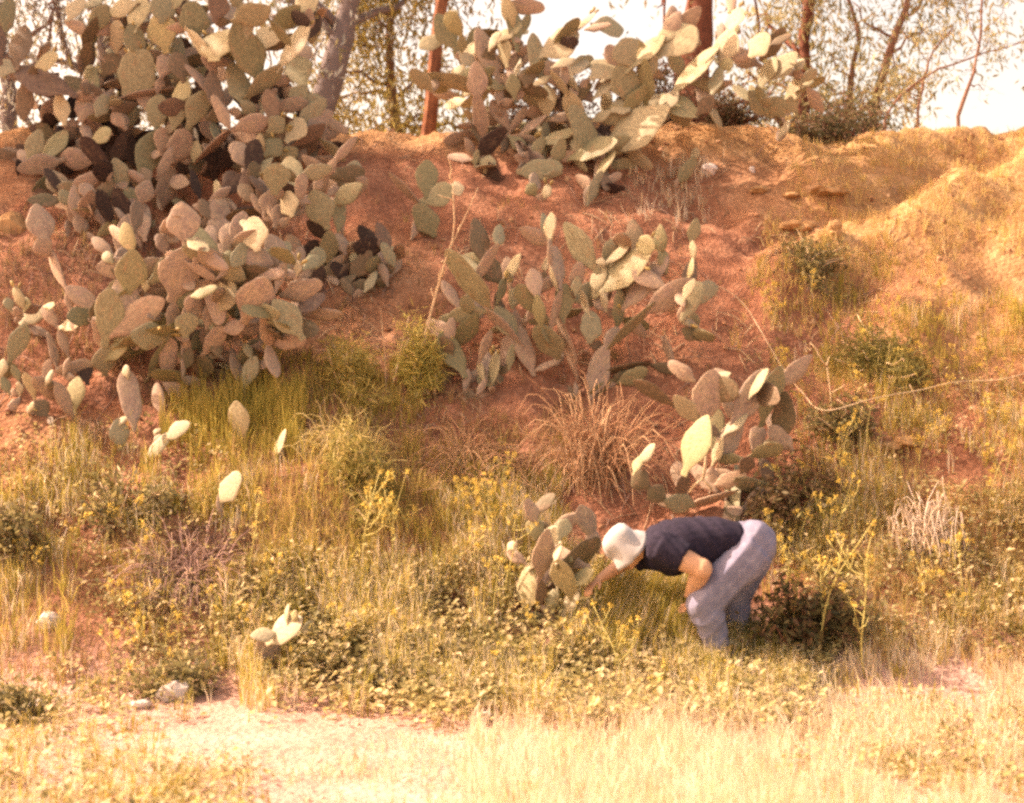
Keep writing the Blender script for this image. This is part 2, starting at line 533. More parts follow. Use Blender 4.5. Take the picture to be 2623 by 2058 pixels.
make_tree('eucalyptus_tree', 'thick grey leaning tree trunk beside the largest cactus, hung with blue-grey leaves', 'tree',
          [(815, 300), (850, 190), (880, 90), (905, -20), (930, -160), (930, -420)], 17.5, 0.21, M_BARK_GREY, 16, 1.7, LEAF_BLUE + LEAF_EU[:1], 5200, 0.13, limb_from=0.2)
make_tree('eucalyptus_tree', 'yellow-leaved drooping tree between the grey trunk and the leaning red post', 'tree',
          [(1010, 300), (1000, 120), (1020, -60), (1030, -260)], 19.0, 0.10, M_BARK_PALE, 26, 1.15, [(.42, .34, .10), (.34, .28, .09), (.26, .22, .08)], 12000, 0.14, limb_from=0.1, up=0.25)
make_tree('eucalyptus_tree', 'leafy tree seen through the pads of the top left cactus', 'tree',
          [(250, 380), (270, 150), (230, -60), (240, -300)], 19.0, 0.16, M_BARK_GREY, 16, 1.8, LEAF_EU + LEAF_BLUE, 9500, 0.13, limb_from=0.1)
make_tree('eucalyptus_tree', 'grey-green tree behind the far left edge of the bank', 'tree',
          [(20, 420), (30, 240), (-20, 60), (-60, -200)], 18.0, 0.12, M_BARK_GREY, 14, 1.2, LEAF_BLUE, 4200, 0.12, limb_from=0.1)
make_tree('eucalyptus_tree', 'broad dark red trunk rising above the upper cactus, cut by the top edge', 'tree',
          [(1770, 260), (1785, 110), (1795, -10), (1800, -200), (1830, -500)], 17.0, 0.26, M_BARK_RED, 12, 1.5, LEAF_EU, 2600, 0.13, limb_from=0.45)
make_tree('eucalyptus_tree', 'straight dark red trunk with peeling bark right of the upper cactus', 'tree',
          [(2050, 290), (2062, 130), (2070, 0), (2075, -260)], 17.5, 0.115, M_BARK_RED, 15, 1.1, LEAF_EU, 6500, 0.12, limb_from=0.15)
make_tree('eucalyptus_tree', 'slim forked reddish tree with sparse leaf tufts against the sky', 'tree',
          [(2235, 290), (2262, 190), (2290, 95), (2330, -10), (2390, -160)], 17.0, 0.075, M_BARK_PALE, 9, 0.9, LEAF_EU, 2300, 0.11, limb_from=0.2, per=20, spread=0.16)
make_tree('eucalyptus_tree', 'bent slender tree with twisted limbs behind the dark bush', 'tree',
          [(2170, 290), (2185, 170), (2205, 85), (2165, -10), (2140, -120)], 17.5, 0.05, M_BARK_PALE, 10, 0.9, LEAF_EU, 1500, 0.11, limb_from=0.15, per=20, spread=0.16)
make_tree('sapling', 'thin bare-stemmed sapling rightmost on the skyline', 'tree',
          [(2455, 300), (2490, 200), (2508, 110), (2516, 0), (2510, -120)], 15.2, 0.022, M_BARK_PALE, 9, 0.45, LEAF_EU, 420, 0.09, limb_from=0.15, per=16, spread=0.07)
make_tree('sapling', 'leaning twig-thin sapling with few leaves at the sky gap', 'tree',
          [(2268, 290), (2320, 235), (2390, 187), (2480, 150), (2560, 125), (2640, 100)], 15.3, 0.016, M_BARK_PALE, 10, 0.35, LEAF_EU, 380, 0.08, limb_from=0.2, per=16, spread=0.07)
make_tree('sapling', 'short upright sapling with a clump of grey leaves on the skyline', 'tree',
          [(2350, 310), (2362, 215), (2385, 140), (2440, 70)], 15.4, 0.022, M_BARK_PALE, 9, 0.42, LEAF_EU, 700, 0.085, limb_from=0.2, per=22, spread=0.09)
make_tree('eucalyptus_tree', 'tall tree left of the frame shading the lower left cacti', 'tree', None, 0, 0.28, M_BARK_GREY, 34, 2.6, LEAF_EU, 9000, 0.22,
          world=[(-10.2, 14.9, 4.3), (-9.9, 14.8, 7.5), (-9.4, 14.6, 10.0), (-9.2, 14.3, 12.5)], limb_from=0.45, spread=0.5, up=0.15)

# leaning red post
def make_post():
    Y = 15.0
    a = pt(1088, 300, Y); b = pt(1112, 130, Y); c = pt(1140, -60, Y)
    a[2] = float(terrain(a[0], Y)) - 0.15
    root = empty('wooden_post', a)
    tag(root, 'leaning red-brown wooden post with a sunlit left face behind the top middle cactus', 'post')
    P = np.stack([a, b, c])
    g = Geo()
    ax = np.linspace(0, 1, 9)[:, None]
    Pp = np.concatenate([a + (b - a) * ax[:5] * 2 * 0.999 if False else a + (c - a) * ax])
    Pp[:, 0] += 0.012 * np.sin(np.linspace(0, 7, 9))
    g.add(*tube(Pp, [0.085, 0.08, 0.078, 0.074, 0.073, 0.07, 0.07, 0.068, 0.066], 7, side=(0.8, 0.6, 0)))
    link('shaft', g.mesh('shaft', False, off=a), noise_mat('weathered_post', (.13, .05, .03), (.30, .13, .065), 9, .9, .5, .01), root)
make_post()

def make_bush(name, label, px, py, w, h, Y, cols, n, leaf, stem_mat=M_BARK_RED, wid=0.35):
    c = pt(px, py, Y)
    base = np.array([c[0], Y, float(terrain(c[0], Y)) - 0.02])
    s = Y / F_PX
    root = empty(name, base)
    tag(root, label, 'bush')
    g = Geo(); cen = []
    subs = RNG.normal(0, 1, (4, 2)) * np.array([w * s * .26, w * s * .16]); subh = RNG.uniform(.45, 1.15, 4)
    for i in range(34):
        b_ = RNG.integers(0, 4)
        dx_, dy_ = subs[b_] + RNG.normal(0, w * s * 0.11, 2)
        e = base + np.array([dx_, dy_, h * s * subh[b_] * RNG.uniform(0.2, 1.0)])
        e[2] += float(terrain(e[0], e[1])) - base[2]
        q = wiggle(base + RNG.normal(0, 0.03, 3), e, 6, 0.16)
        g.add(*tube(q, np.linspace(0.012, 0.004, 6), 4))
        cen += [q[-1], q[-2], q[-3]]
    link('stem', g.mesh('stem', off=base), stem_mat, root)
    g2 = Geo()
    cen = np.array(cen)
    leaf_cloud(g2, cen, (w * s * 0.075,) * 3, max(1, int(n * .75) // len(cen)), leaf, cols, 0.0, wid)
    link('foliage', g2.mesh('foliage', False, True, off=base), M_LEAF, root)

make_bush('dark_bush', 'low dark bush on the skyline right of the upper cactus', 2165, 300, 260, 110, 15.0, [(.10, .10, .05), (.14, .12, .06), (.18, .12, .08)], 3200, 0.06)
make_bush('dark_bush', 'dark reddish bush behind the right end of the upper cactus', 1885, 290, 230, 150, 15.1, [(.20, .11, .06), (.14, .09, .05), (.12, .10, .05)], 3200, 0.06)
make_bush('dark_bush', 'dark reddish scrub behind the left half of the upper cactus', 1400, 290, 420, 170, 15.0, [(.17, .09, .06), (.13, .08, .05), (.12, .10, .06)], 4200, 0.06)
make_bush('dark_bush', 'dark reddish scrub behind the right half of the upper cactus', 1690, 290, 400, 190, 15.1, [(.18, .10, .06), (.13, .08, .05), (.12, .10, .06)], 4200, 0.06)
make_bush('dark_bush', 'brown twiggy bush below the straight red trunk', 2090, 260, 180, 190, 15.6, [(.24, .15, .08), (.18, .13, .07)], 2200, 0.06)
make_bush('fennel_plant', 'bright green feathery plant at the foot of the tall dry stalk', 1085, 1010, 200, 150, float(depth(1085, 1010)), [(.50, .44, .12), (.58, .49, .16), (.40, .36, .10)], 5200, 0.09, M_STALK, 0.09)
make_bush('fennel_plant', 'green feathery plant left of the dry stalks, below the red soil gap', 900, 1010, 220, 110, float(depth(900, 1010)), [(.46, .39, .12), (.54, .44, .14), (.38, .33, .1)], 4200, 0.09, M_STALK, 0.09)
make_bush('green_shrub', 'yellow-green tussock below the feathery plant in the middle of the bank', 900, 1250, 260, 130, float(depth(900, 1250)), [(.38, .33, .10), (.3, .27, .08), (.46, .36, .14)], 4600, 0.11, M_STALK, 0.07)
make_bush('green_shrub', 'dusty green shrub at the bottom right corner of the bare red slope', 2270, 960, 240, 120, float(depth(2270, 960)), [(.24, .22, .07), (.34, .29, .09), (.16, .15, .05)], 3600, 0.08, M_STALK, 0.12)
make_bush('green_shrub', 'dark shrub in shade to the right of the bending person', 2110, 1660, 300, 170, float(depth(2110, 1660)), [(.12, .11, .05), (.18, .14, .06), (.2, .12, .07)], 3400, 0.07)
for bx, by, bw, bh, lab in [(60, 1400, 260, 120, 'dark green weed clump at the left edge, level with the lone pale pad'), (300, 1330, 240, 110, 'dark green weed clump left of the lone pale pad'),
                            (460, 1760, 260, 90, 'dark green weed clump just above the white rock'), (60, 1850, 260, 90, 'dark green weed clump at the left end of the sandy track'),
                            (960, 1790, 300, 90, 'dark leafy weed clump above the right end of the sandy track'), (2150, 1130, 200, 100, 'dark weed clump left of the pink boulder'),
                            (1120, 1700, 240, 90, 'leafy weed clump below left of the knee-high cactus'), (2060, 690, 180, 70, 'low dark weed clump at the edge of the bare red slope')]:
    make_bush('weed_clump', lab, bx, by, bw, bh, float(depth(bx, by)), [(.20, .18, .08), (.28, .24, .10), (.16, .13, .07), (.36, .30, .13)], 1500, 0.05, M_STALK, .45)
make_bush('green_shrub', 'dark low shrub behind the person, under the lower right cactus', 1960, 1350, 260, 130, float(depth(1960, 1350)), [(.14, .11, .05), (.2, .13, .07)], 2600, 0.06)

# ------------------------------------------------------------------ prickly pears
def pad_mesh(seed):
    rg = np.random.default_rng(seed)
    nr, ns = 12, 16
    pw, pk = rg.uniform(0.85, 1.25), rg.uniform(0.42, 0.6)
    bend = rg.uniform(-0.5, 0.5); skew = rg.uniform(-0.16, 0.16)
    ph = rg.uniform(0, 6, 6)
    V = []
    ts = 0.5 - 0.5 * np.cos(np.linspace(0.06, 1, nr) * np.pi)
    ang = np.linspace(0, 2 * np.pi, ns, endpoint=False)
    for t in ts:
        base = math.sin(math.pi * min(max(t, 0), 1) ** pw)
        neck = min(1, t / .42); neck = .42 + .58 * neck * neck * (3 - 2 * neck)
        hw = 0.5 * max(base, 0.0) ** pk * neck
        if t < 0.15: hw = max(hw, 0.13)
        if t > 0.985: hw = max(hw, 0.03)
        edge = np.cos(ang)
        wob = 1 + 0.09 * np.sin(t * 9 + ph[0] + (edge > 0) * ph[1]) + 0.035 * np.sin(t * 23 + ph[2] + (edge > 0) * 2)
        x = np.sign(edge) * np.abs(edge) ** 0.9 * hw * wob + skew * (t - 0.3) * t
        ht = 0.5 * max(base, 0.08) ** 0.45 * (1.25 - 0.5 * t)
        y = np.sin(ang) * ht * (1 + 0.12 * np.sin(x * 9 + ph[3]) * np.sin(t * 8 + ph[4]))
        y = y + bend * 2.6 * (t * t - 0.2)
        V.append(np.stack([x, y, np.full(ns, t) + 0.015 * np.sin(ang * 3 + ph[5])], 1))
    V = np.concatenate(V + [np.array([[0, -bend * 0.5, -0.01]]), np.array([[skew * 0.7, bend * 2.08, 1.004]])])
    k = np.arange(ns)
    Q = np.concatenate([np.stack([i * ns + k, i * ns + (k + 1) % ns, (i + 1) * ns + (k + 1) % ns, (i + 1) * ns + k], 1) for i in range(nr - 1)])
    a = nr * ns
    T = np.concatenate([np.stack([np.full(ns, a), (k + 1) % ns, k], 1), np.stack([np.full(ns, a + 1), (nr - 1) * ns + k, (nr - 1) * ns + (k + 1) % ns], 1)])
    return V, T, Q

PADS = {}
for kind in M_PAD:
    PADS[kind] = []
    for s in range(12):
        V, T, Q = pad_mesh(100 + s)
        me = mesh_np('pad', V, [T, Q], True)
        me.materials.append(M_PAD[kind])
        PADS[kind].append(me)
fv, ft, fq = ellipsoid((0, 0, 0.5), (0.3, 0.3, 0.5), None, 8, 6)
fv[:, :2] *= (0.75 + 0.5 * fv[:, 2:3])
FRUIT = mesh_np('fruit', fv, [ft, fq]); FRUIT.materials.append(M_FRUIT)

def place_pad(root, B, Tp, w_app, kind, rg, name='pad'):
    """B, Tp: base and tip in the world; w_app: width across as seen from the front, metres"""
    B = np.asarray(B, float); Tp = np.asarray(Tp, float)
    a = Tp - B
    L = np.linalg.norm(a)
    if L < 1e-4: return None
    a /= L
    view = (B + Tp) / 2 - np.array([0, 0, CAM_Z]); view /= np.linalg.norm(view)
    n0 = -view + a * view.dot(a); n0 /= np.linalg.norm(n0)
    full = max(w_app, 0.46 * L) if kind != 'w' else max(w_app, 0.34 * L)
    full = min(full, w_app * 2.4)
    ang = math.acos(min(1, w_app / full))
    sun_lit = kind == 'l'
    ang = max(ang, R(38) if sun_lit else R(rg.uniform(4, 22)))
    if math.cos(ang) * full < w_app: full = w_app / max(math.cos(ang), 0.3)
    best = None
    for sg in (1, -1):
        n = n0 * math.cos(ang) + np.cross(a, n0) * math.sin(ang) * sg
        d = n.dot(np.array(SUN))
        if not sun_lit: d = -d if rg.random() < 0.7 else d
        if best is None or d > best[0]: best = (d, n)
    n = best[1]
    x = np.cross(n, a)
    th = min(max(0.09 * full, 0.024), 0.05) if kind != 'w' else min(max(0.2 * full, 0.035), 0.085)
    o = bpy.data.objects.new(name, PADS[kind][int(rg.integers(0, 12))])
    M = Matrix(((x[0] * full, n[0] * th, a[0] * L, B[0] - root.location.x), (x[1] * full, n[1] * th, a[1] * L, B[1] - root.location.y),
                (x[2] * full, n[2] * th, a[2] * L, B[2] - root.location.z), (0, 0, 0, 1)))
    o.parent = root
    o.matrix_local = M
    COL.objects.link(o)
    return a, n, x, L, full

def put_fruit(root, P, d, size):
    o = bpy.data.objects.new('fruit', FRUIT)
    q = Vector(d).to_track_quat('Z', 'Y').to_matrix()
    M = (q @ Matrix.Diagonal((size, size, size * 1.35))).to_4x4()
    M.translation = Vector(P) - root.location
    o.parent = root; o.matrix_local = M
    COL.objects.link(o)

CACTI = []
def cactus(label, origin, roots, pads, filler=0, fkind='gwdgwk', fruits=0.05, seed=1, layer=0.12, scale=2.419, fill_dir=None, thick_fill=0.3, group='prickly pear cacti on the bank'):
    """pads: (base x, base y, tip x, tip y, width, kind[, depth shift]) in pixels of an enlarged crop"""
    rg = np.random.default_rng(seed)
    cv = lambda x, y: (origin[0] + x / scale, origin[1] + y / scale)
    rts = [cv(*r[:2]) for r in roots]
    g0 = ground(*rts[0])
    root = empty('prickly_pear', g0)
    tag(root, label, 'cactus', group)
    segs = []                                     # placed: (bx,by,tx,ty,Yb,Yt)
    for r in rts:
        Y = float(depth(*r)); Y = 14.2 if Y > 90 else Y
        segs.append((r[0], r[1], r[0], r[1] - 4, Y, Y))
    todo = []
    for p in pads:
        bx, by = cv(p[0], p[1]); tx, ty = cv(p[2], p[3])
        ex, ey = (tx - bx) * .05, (ty - by) * .05
        if label.startswith('huge') and p[5] == 'g' and rg.random() < .25: p = (*p[:5], 'l', *p[6:])
        todo.append([bx - ex, by - ey, tx + ex, ty + ey, p[4] * 1.06 / scale, p[5], p[6] if len(p) > 6 else 0.0])
    made = []
    def clampY(px, py, Y, m=0.04):
        d = float(depth(px, py))
        return min(Y, d - m) if d < 90 else Y
    def near(bx, by):
        best = None
        for s in segs:
            dx, dy = s[2] - s[0], s[3] - s[1]
            L2 = dx * dx + dy * dy + 1e-6
            t = min(1, max(0, ((bx - s[0]) * dx + (by - s[1]) * dy) / L2))
            q = (s[0] + dx * t, s[1] + dy * t)
            d = math.hypot(bx - q[0], by - q[1])
            if best is None or d < best[0]: best = (d, q, s[4] + (s[5] - s[4]) * t)
        return best
    cache = {i: near(t[0], t[1]) for i, t in enumerate(todo)}
    left = set(range(len(todo)))
    while left:
        i = min(left, key=lambda k: cache[k][0])
        left.discard(i)
        bx, by, tx, ty, w, kind, dsh = todo[i]
        gap, q, Yp = near(bx, by)
        Lp = math.hypot(tx - bx, ty - by)
        Yb = clampY(bx, by, Yp + rg.uniform(-1, 1) * layer + dsh)
        Yt = clampY(tx, ty, Yb + rg.uniform(-0.9, 0.7) * Lp * Yb / F_PX * 0.45, 0.06)
        n0 = len(segs)
        if gap > max(0.38 * Lp, 24):             # older pads joining it to its plant
            k = max(1, int(math.ceil(gap / 95)))
            for j in range(k):
                a, b = j / k, (j + 1) / k
                p0 = (q[0] + (bx - q[0]) * a, q[1] + (by - q[1]) * a); p1 = (q[0] + (bx - q[0]) * b * 1.03, q[1] + (by - q[1]) * b * 1.03)
                Y0 = clampY(*p0, Yp + (Yb - Yp) * a + 0.05); Y1 = clampY(*p1, Yp + (Yb - Yp) * b + 0.05)
                place_pad(root, pt(*p0, Y0), pt(*p1, Y1), min(62, max(26, gap * 0.5)) * Y0 / F_PX, 'w' if rg.random() < 0.7 else 'd', rg)
                segs.append((*p0, *p1, Y0, Y1))
        elif gap > 4:                            # its neck sits on the pad that carries it
            bx, by = q[0] * .9 + bx * .1, q[1] * .9 + by * .1
            Yb = clampY(bx, by, Yp)
        B, Tt = pt(bx, by, Yb), pt(tx, ty, Yt)
        fr = place_pad(root, B, Tt, w * Yb / F_PX, kind, rg)
        segs.append((bx, by, tx, ty, Yb, Yt))
        made.append((B, Tt, fr, kind, w))
        for k in left:
            for s in segs[n0:]:
                dx, dy = s[2] - s[0], s[3] - s[1]
                t = min(1, max(0, ((todo[k][0] - s[0]) * dx + (todo[k][1] - s[1]) * dy) / (dx * dx + dy * dy + 1e-6)))
                d = math.hypot(todo[k][0] - s[0] - dx * t, todo[k][1] - s[1] - dy * t)
                if d < cache[k][0]: cache[k] = (d, None, 0)
        if fr is not None and fruits and kind in 'gl' and rg.random() < fruits * 4:
            a, n, x, L, full = fr
            for j in range(int(rg.integers(1, 5))):
                th = rg.uniform(-1.1, 1.1)
                P = B + a * L * (0.56 + 0.42 * math.cos(th)) + x * full * 0.44 * math.sin(th)
                d = a * math.cos(th) + x * math.sin(th) + n * rg.uniform(-.3, .3)
                put_fruit(root, P, d, rg.uniform(0.035, 0.055))
    # smaller pads growing behind and between
    for j in range(filler):
        B0, T0, fr, kind, w = made[int(rg.integers(0, len(made)))]
        if fr is None: continue
        a, n, x, L, full = fr
        P = B0 + a * L * rg.uniform(0.3, 0.95) + x * full * rg.uniform(-.4, .4)
        P[1] += rg.uniform(0.02, thick_fill)
        d = a * 0.4 + rg.normal(0, 0.6, 3) + np.array([0, 0.25, 0.15])
        d /= np.linalg.norm(d)
        l = rg.uniform(0.2, 0.42)
        E = P + d * l
        for q_ in (P, E):
            u, v = to_px(q_)
            q_[1] = clampY(u, v, q_[1], 0.05)
        place_pad(root, P, E, l * rg.uniform(0.28, 0.52), fkind[int(rg.integers(0, len(fkind)))], rg)
    CACTI.append(root)
    return root

C1, C2, C3, C4, C5, C6, C7, C8 = (0, 0), (880, 0), (1723, 0), (0, 500), (900, 500), (1723, 600), (1250, 1200), (0, 1358)

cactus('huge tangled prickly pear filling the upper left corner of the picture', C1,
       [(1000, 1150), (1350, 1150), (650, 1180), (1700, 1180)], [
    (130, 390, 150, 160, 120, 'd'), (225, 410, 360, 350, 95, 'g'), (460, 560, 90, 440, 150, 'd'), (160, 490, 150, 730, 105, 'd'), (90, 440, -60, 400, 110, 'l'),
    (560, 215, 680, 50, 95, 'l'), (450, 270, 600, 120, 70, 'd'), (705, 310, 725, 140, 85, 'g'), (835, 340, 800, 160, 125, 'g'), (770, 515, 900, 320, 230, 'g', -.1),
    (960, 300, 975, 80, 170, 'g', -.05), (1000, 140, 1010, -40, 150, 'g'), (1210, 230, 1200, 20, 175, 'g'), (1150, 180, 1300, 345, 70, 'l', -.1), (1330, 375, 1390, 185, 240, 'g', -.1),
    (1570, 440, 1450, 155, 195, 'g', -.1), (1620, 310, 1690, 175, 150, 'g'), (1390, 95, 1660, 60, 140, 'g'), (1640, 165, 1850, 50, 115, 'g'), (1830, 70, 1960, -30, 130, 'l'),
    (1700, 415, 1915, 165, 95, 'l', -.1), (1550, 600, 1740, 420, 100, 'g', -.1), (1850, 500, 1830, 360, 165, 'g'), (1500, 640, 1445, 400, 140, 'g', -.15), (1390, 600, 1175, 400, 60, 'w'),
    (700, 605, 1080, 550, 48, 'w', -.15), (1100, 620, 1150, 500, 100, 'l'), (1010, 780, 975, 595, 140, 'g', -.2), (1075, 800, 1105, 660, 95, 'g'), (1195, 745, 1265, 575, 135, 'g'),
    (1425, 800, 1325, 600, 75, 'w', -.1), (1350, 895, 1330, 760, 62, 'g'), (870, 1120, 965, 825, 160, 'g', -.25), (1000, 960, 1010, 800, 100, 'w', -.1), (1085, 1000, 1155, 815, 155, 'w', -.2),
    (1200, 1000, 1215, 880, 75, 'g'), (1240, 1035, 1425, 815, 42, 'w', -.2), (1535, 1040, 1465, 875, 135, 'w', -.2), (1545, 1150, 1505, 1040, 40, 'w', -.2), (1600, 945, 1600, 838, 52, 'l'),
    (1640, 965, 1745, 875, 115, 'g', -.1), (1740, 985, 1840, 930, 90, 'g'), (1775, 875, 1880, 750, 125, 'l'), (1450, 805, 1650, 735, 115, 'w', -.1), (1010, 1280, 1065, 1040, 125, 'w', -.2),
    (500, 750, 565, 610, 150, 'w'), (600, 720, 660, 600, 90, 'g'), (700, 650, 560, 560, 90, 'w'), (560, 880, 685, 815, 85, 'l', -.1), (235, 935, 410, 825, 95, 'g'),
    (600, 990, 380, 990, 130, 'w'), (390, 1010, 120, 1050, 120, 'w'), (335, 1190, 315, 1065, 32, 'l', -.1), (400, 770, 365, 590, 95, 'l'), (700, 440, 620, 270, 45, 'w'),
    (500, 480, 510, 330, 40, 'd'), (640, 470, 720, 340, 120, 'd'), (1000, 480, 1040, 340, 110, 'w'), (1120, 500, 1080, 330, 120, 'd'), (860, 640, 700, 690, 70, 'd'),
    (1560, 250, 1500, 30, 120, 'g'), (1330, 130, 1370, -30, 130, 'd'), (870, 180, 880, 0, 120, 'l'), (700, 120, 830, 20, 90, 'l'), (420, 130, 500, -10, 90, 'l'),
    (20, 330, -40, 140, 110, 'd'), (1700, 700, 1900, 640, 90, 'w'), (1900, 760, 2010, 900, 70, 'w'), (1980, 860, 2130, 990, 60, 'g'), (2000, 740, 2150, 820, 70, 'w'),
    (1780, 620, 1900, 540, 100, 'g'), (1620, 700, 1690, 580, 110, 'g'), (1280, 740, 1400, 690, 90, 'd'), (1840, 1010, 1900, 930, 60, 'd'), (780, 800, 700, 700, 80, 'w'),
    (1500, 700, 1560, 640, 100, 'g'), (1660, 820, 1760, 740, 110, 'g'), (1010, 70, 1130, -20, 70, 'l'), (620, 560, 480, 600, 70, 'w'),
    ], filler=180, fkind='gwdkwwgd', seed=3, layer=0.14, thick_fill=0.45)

cactus('prickly pear tangle coloured dark for the shade in the hollow under the huge one', C1,
       [(420, 1090), (900, 1150), (1330, 1130), (1750, 1130), (1100, 1130)], [  # pads coloured near-black to paint the shade of the hollow
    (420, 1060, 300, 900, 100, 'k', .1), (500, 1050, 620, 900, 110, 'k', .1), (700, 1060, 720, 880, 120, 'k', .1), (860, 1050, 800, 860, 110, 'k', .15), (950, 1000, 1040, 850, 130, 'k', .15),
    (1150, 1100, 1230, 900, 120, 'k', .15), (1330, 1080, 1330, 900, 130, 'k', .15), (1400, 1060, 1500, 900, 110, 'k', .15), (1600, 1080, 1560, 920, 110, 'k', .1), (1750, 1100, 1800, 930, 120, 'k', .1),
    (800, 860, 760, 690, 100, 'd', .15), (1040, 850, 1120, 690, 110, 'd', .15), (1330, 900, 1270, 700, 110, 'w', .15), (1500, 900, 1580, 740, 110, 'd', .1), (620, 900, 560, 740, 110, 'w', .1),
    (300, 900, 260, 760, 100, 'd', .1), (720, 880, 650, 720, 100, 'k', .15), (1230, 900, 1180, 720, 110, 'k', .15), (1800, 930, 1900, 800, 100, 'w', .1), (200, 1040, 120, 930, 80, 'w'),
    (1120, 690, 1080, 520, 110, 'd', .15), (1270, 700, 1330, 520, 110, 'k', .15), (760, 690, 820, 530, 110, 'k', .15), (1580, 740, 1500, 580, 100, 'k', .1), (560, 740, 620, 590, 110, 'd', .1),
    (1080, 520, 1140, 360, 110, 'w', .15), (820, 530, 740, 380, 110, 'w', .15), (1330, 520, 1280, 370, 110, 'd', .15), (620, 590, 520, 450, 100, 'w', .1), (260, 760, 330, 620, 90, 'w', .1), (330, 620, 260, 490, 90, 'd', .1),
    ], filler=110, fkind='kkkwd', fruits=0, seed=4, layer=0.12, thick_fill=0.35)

cactus('brown sprawling prickly pear on the slope under the right side of the huge one', C4,
       [(1700, 420), (2000, 480), (1300, 300), (600, 280)], [
    (1700, -10, 1720, -190, 160, 'g', -.1), (1810, 130, 1775, -15, 115, 'l', -.1), (2020, 180, 1950, -20, 165, 'g', -.1), (2010, 400, 2030, 225, 115, 'g', -.1), (1700, 200, 1750, 60, 90, 'w'),
    (1640, 120, 1690, -20, 110, 'w'), (1420, 230, 1360, 20, 130, 'w'), (1310, 280, 1400, 120, 140, 'w'), (1600, 120, 1560, 0, 50, 'w'), (1280, 60, 1420, -40, 60, 'w'),
    (590, 260, 710, 165, 65, 'g'), (520, 250, 480, 130, 90, 'w'), (560, 130, 430, 40, 80, 'w'), (900, 280, 870, 120, 100, 'w'), (800, 200, 720, 80, 40, 'w'),
    (2150, 200, 2110, 20, 90, 'g'), (2060, 480, 2140, 380, 60, 'w'), (1840, 500, 1870, 330, 70, 'w'), (1930, 560, 1990, 430, 70, 'd'), (2140, 330, 2090, 240, 80, 'w'),
    (1850, 40, 1880, -120, 80, 'w'), (2230, 470, 2190, 350, 60, 'g'), (2280, 420, 2330, 320, 50, 'w'), (2100, 560, 2200, 500, 50, 'd'), (1560, 60, 1480, -60, 90, 'd'),
    (2260, 600, 2330, 480, 55, 'g'), (2180, 620, 2120, 520, 60, 'd'), (1960, 690, 1915, 585, 55, 'l'), (1300, 150, 1250, 30, 80, 'd'),
    (2400, 560, 2360, 430, 60, 'w'), (2440, 440, 2380, 300, 70, 'g'), (2060, 60, 2160, -60, 90, 'w'), (2000, -100, 2080, -220, 60, 'w'), (2150, -20, 2090, -160, 70, 'd'),
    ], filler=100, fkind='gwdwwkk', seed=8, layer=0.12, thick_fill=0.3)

cactus('dusty brown prickly pear crowded between the hollow and the mottled cactus', C1,
       [(640, 1400), (900, 1420), (480, 1400)], [
    (640, 1400, 600, 1230, 100, 'w'), (600, 1240, 500, 1150, 85, 'w'), (610, 1250, 690, 1120, 90, 'd'), (900, 1420, 860, 1260, 110, 'w'), (870, 1270, 780, 1180, 95, 'g'), (860, 1270, 930, 1130, 110, 'w'),
    (780, 1190, 720, 1080, 80, 'w'), (930, 1140, 880, 1040, 80, 'd'), (480, 1400, 440, 1270, 90, 'w'), (440, 1280, 380, 1180, 80, 'g'), (440, 1280, 500, 1200, 70, 'w'), (690, 1130, 640, 1030, 70, 'w'),
    ], filler=22, fkind='wwdgwk', fruits=0, seed=6, layer=0.1, thick_fill=0.25)

cactus('small prickly pear of four smooth green pads leaning left of the tall dry stalk', C2, [(420, 1490)], [
    (470, 1250, 280, 1090, 42, 'w'), (510, 1200, 505, 1000, 135, 'g'), (490, 1240, 675, 1180, 135, 'g'), (560, 1460, 465, 1270, 145, 'g'), (660, 1220, 735, 1150, 85, 'l'), (420, 1480, 500, 1300, 60, 'w'),
    ], fruits=0, seed=5, layer=0.04)

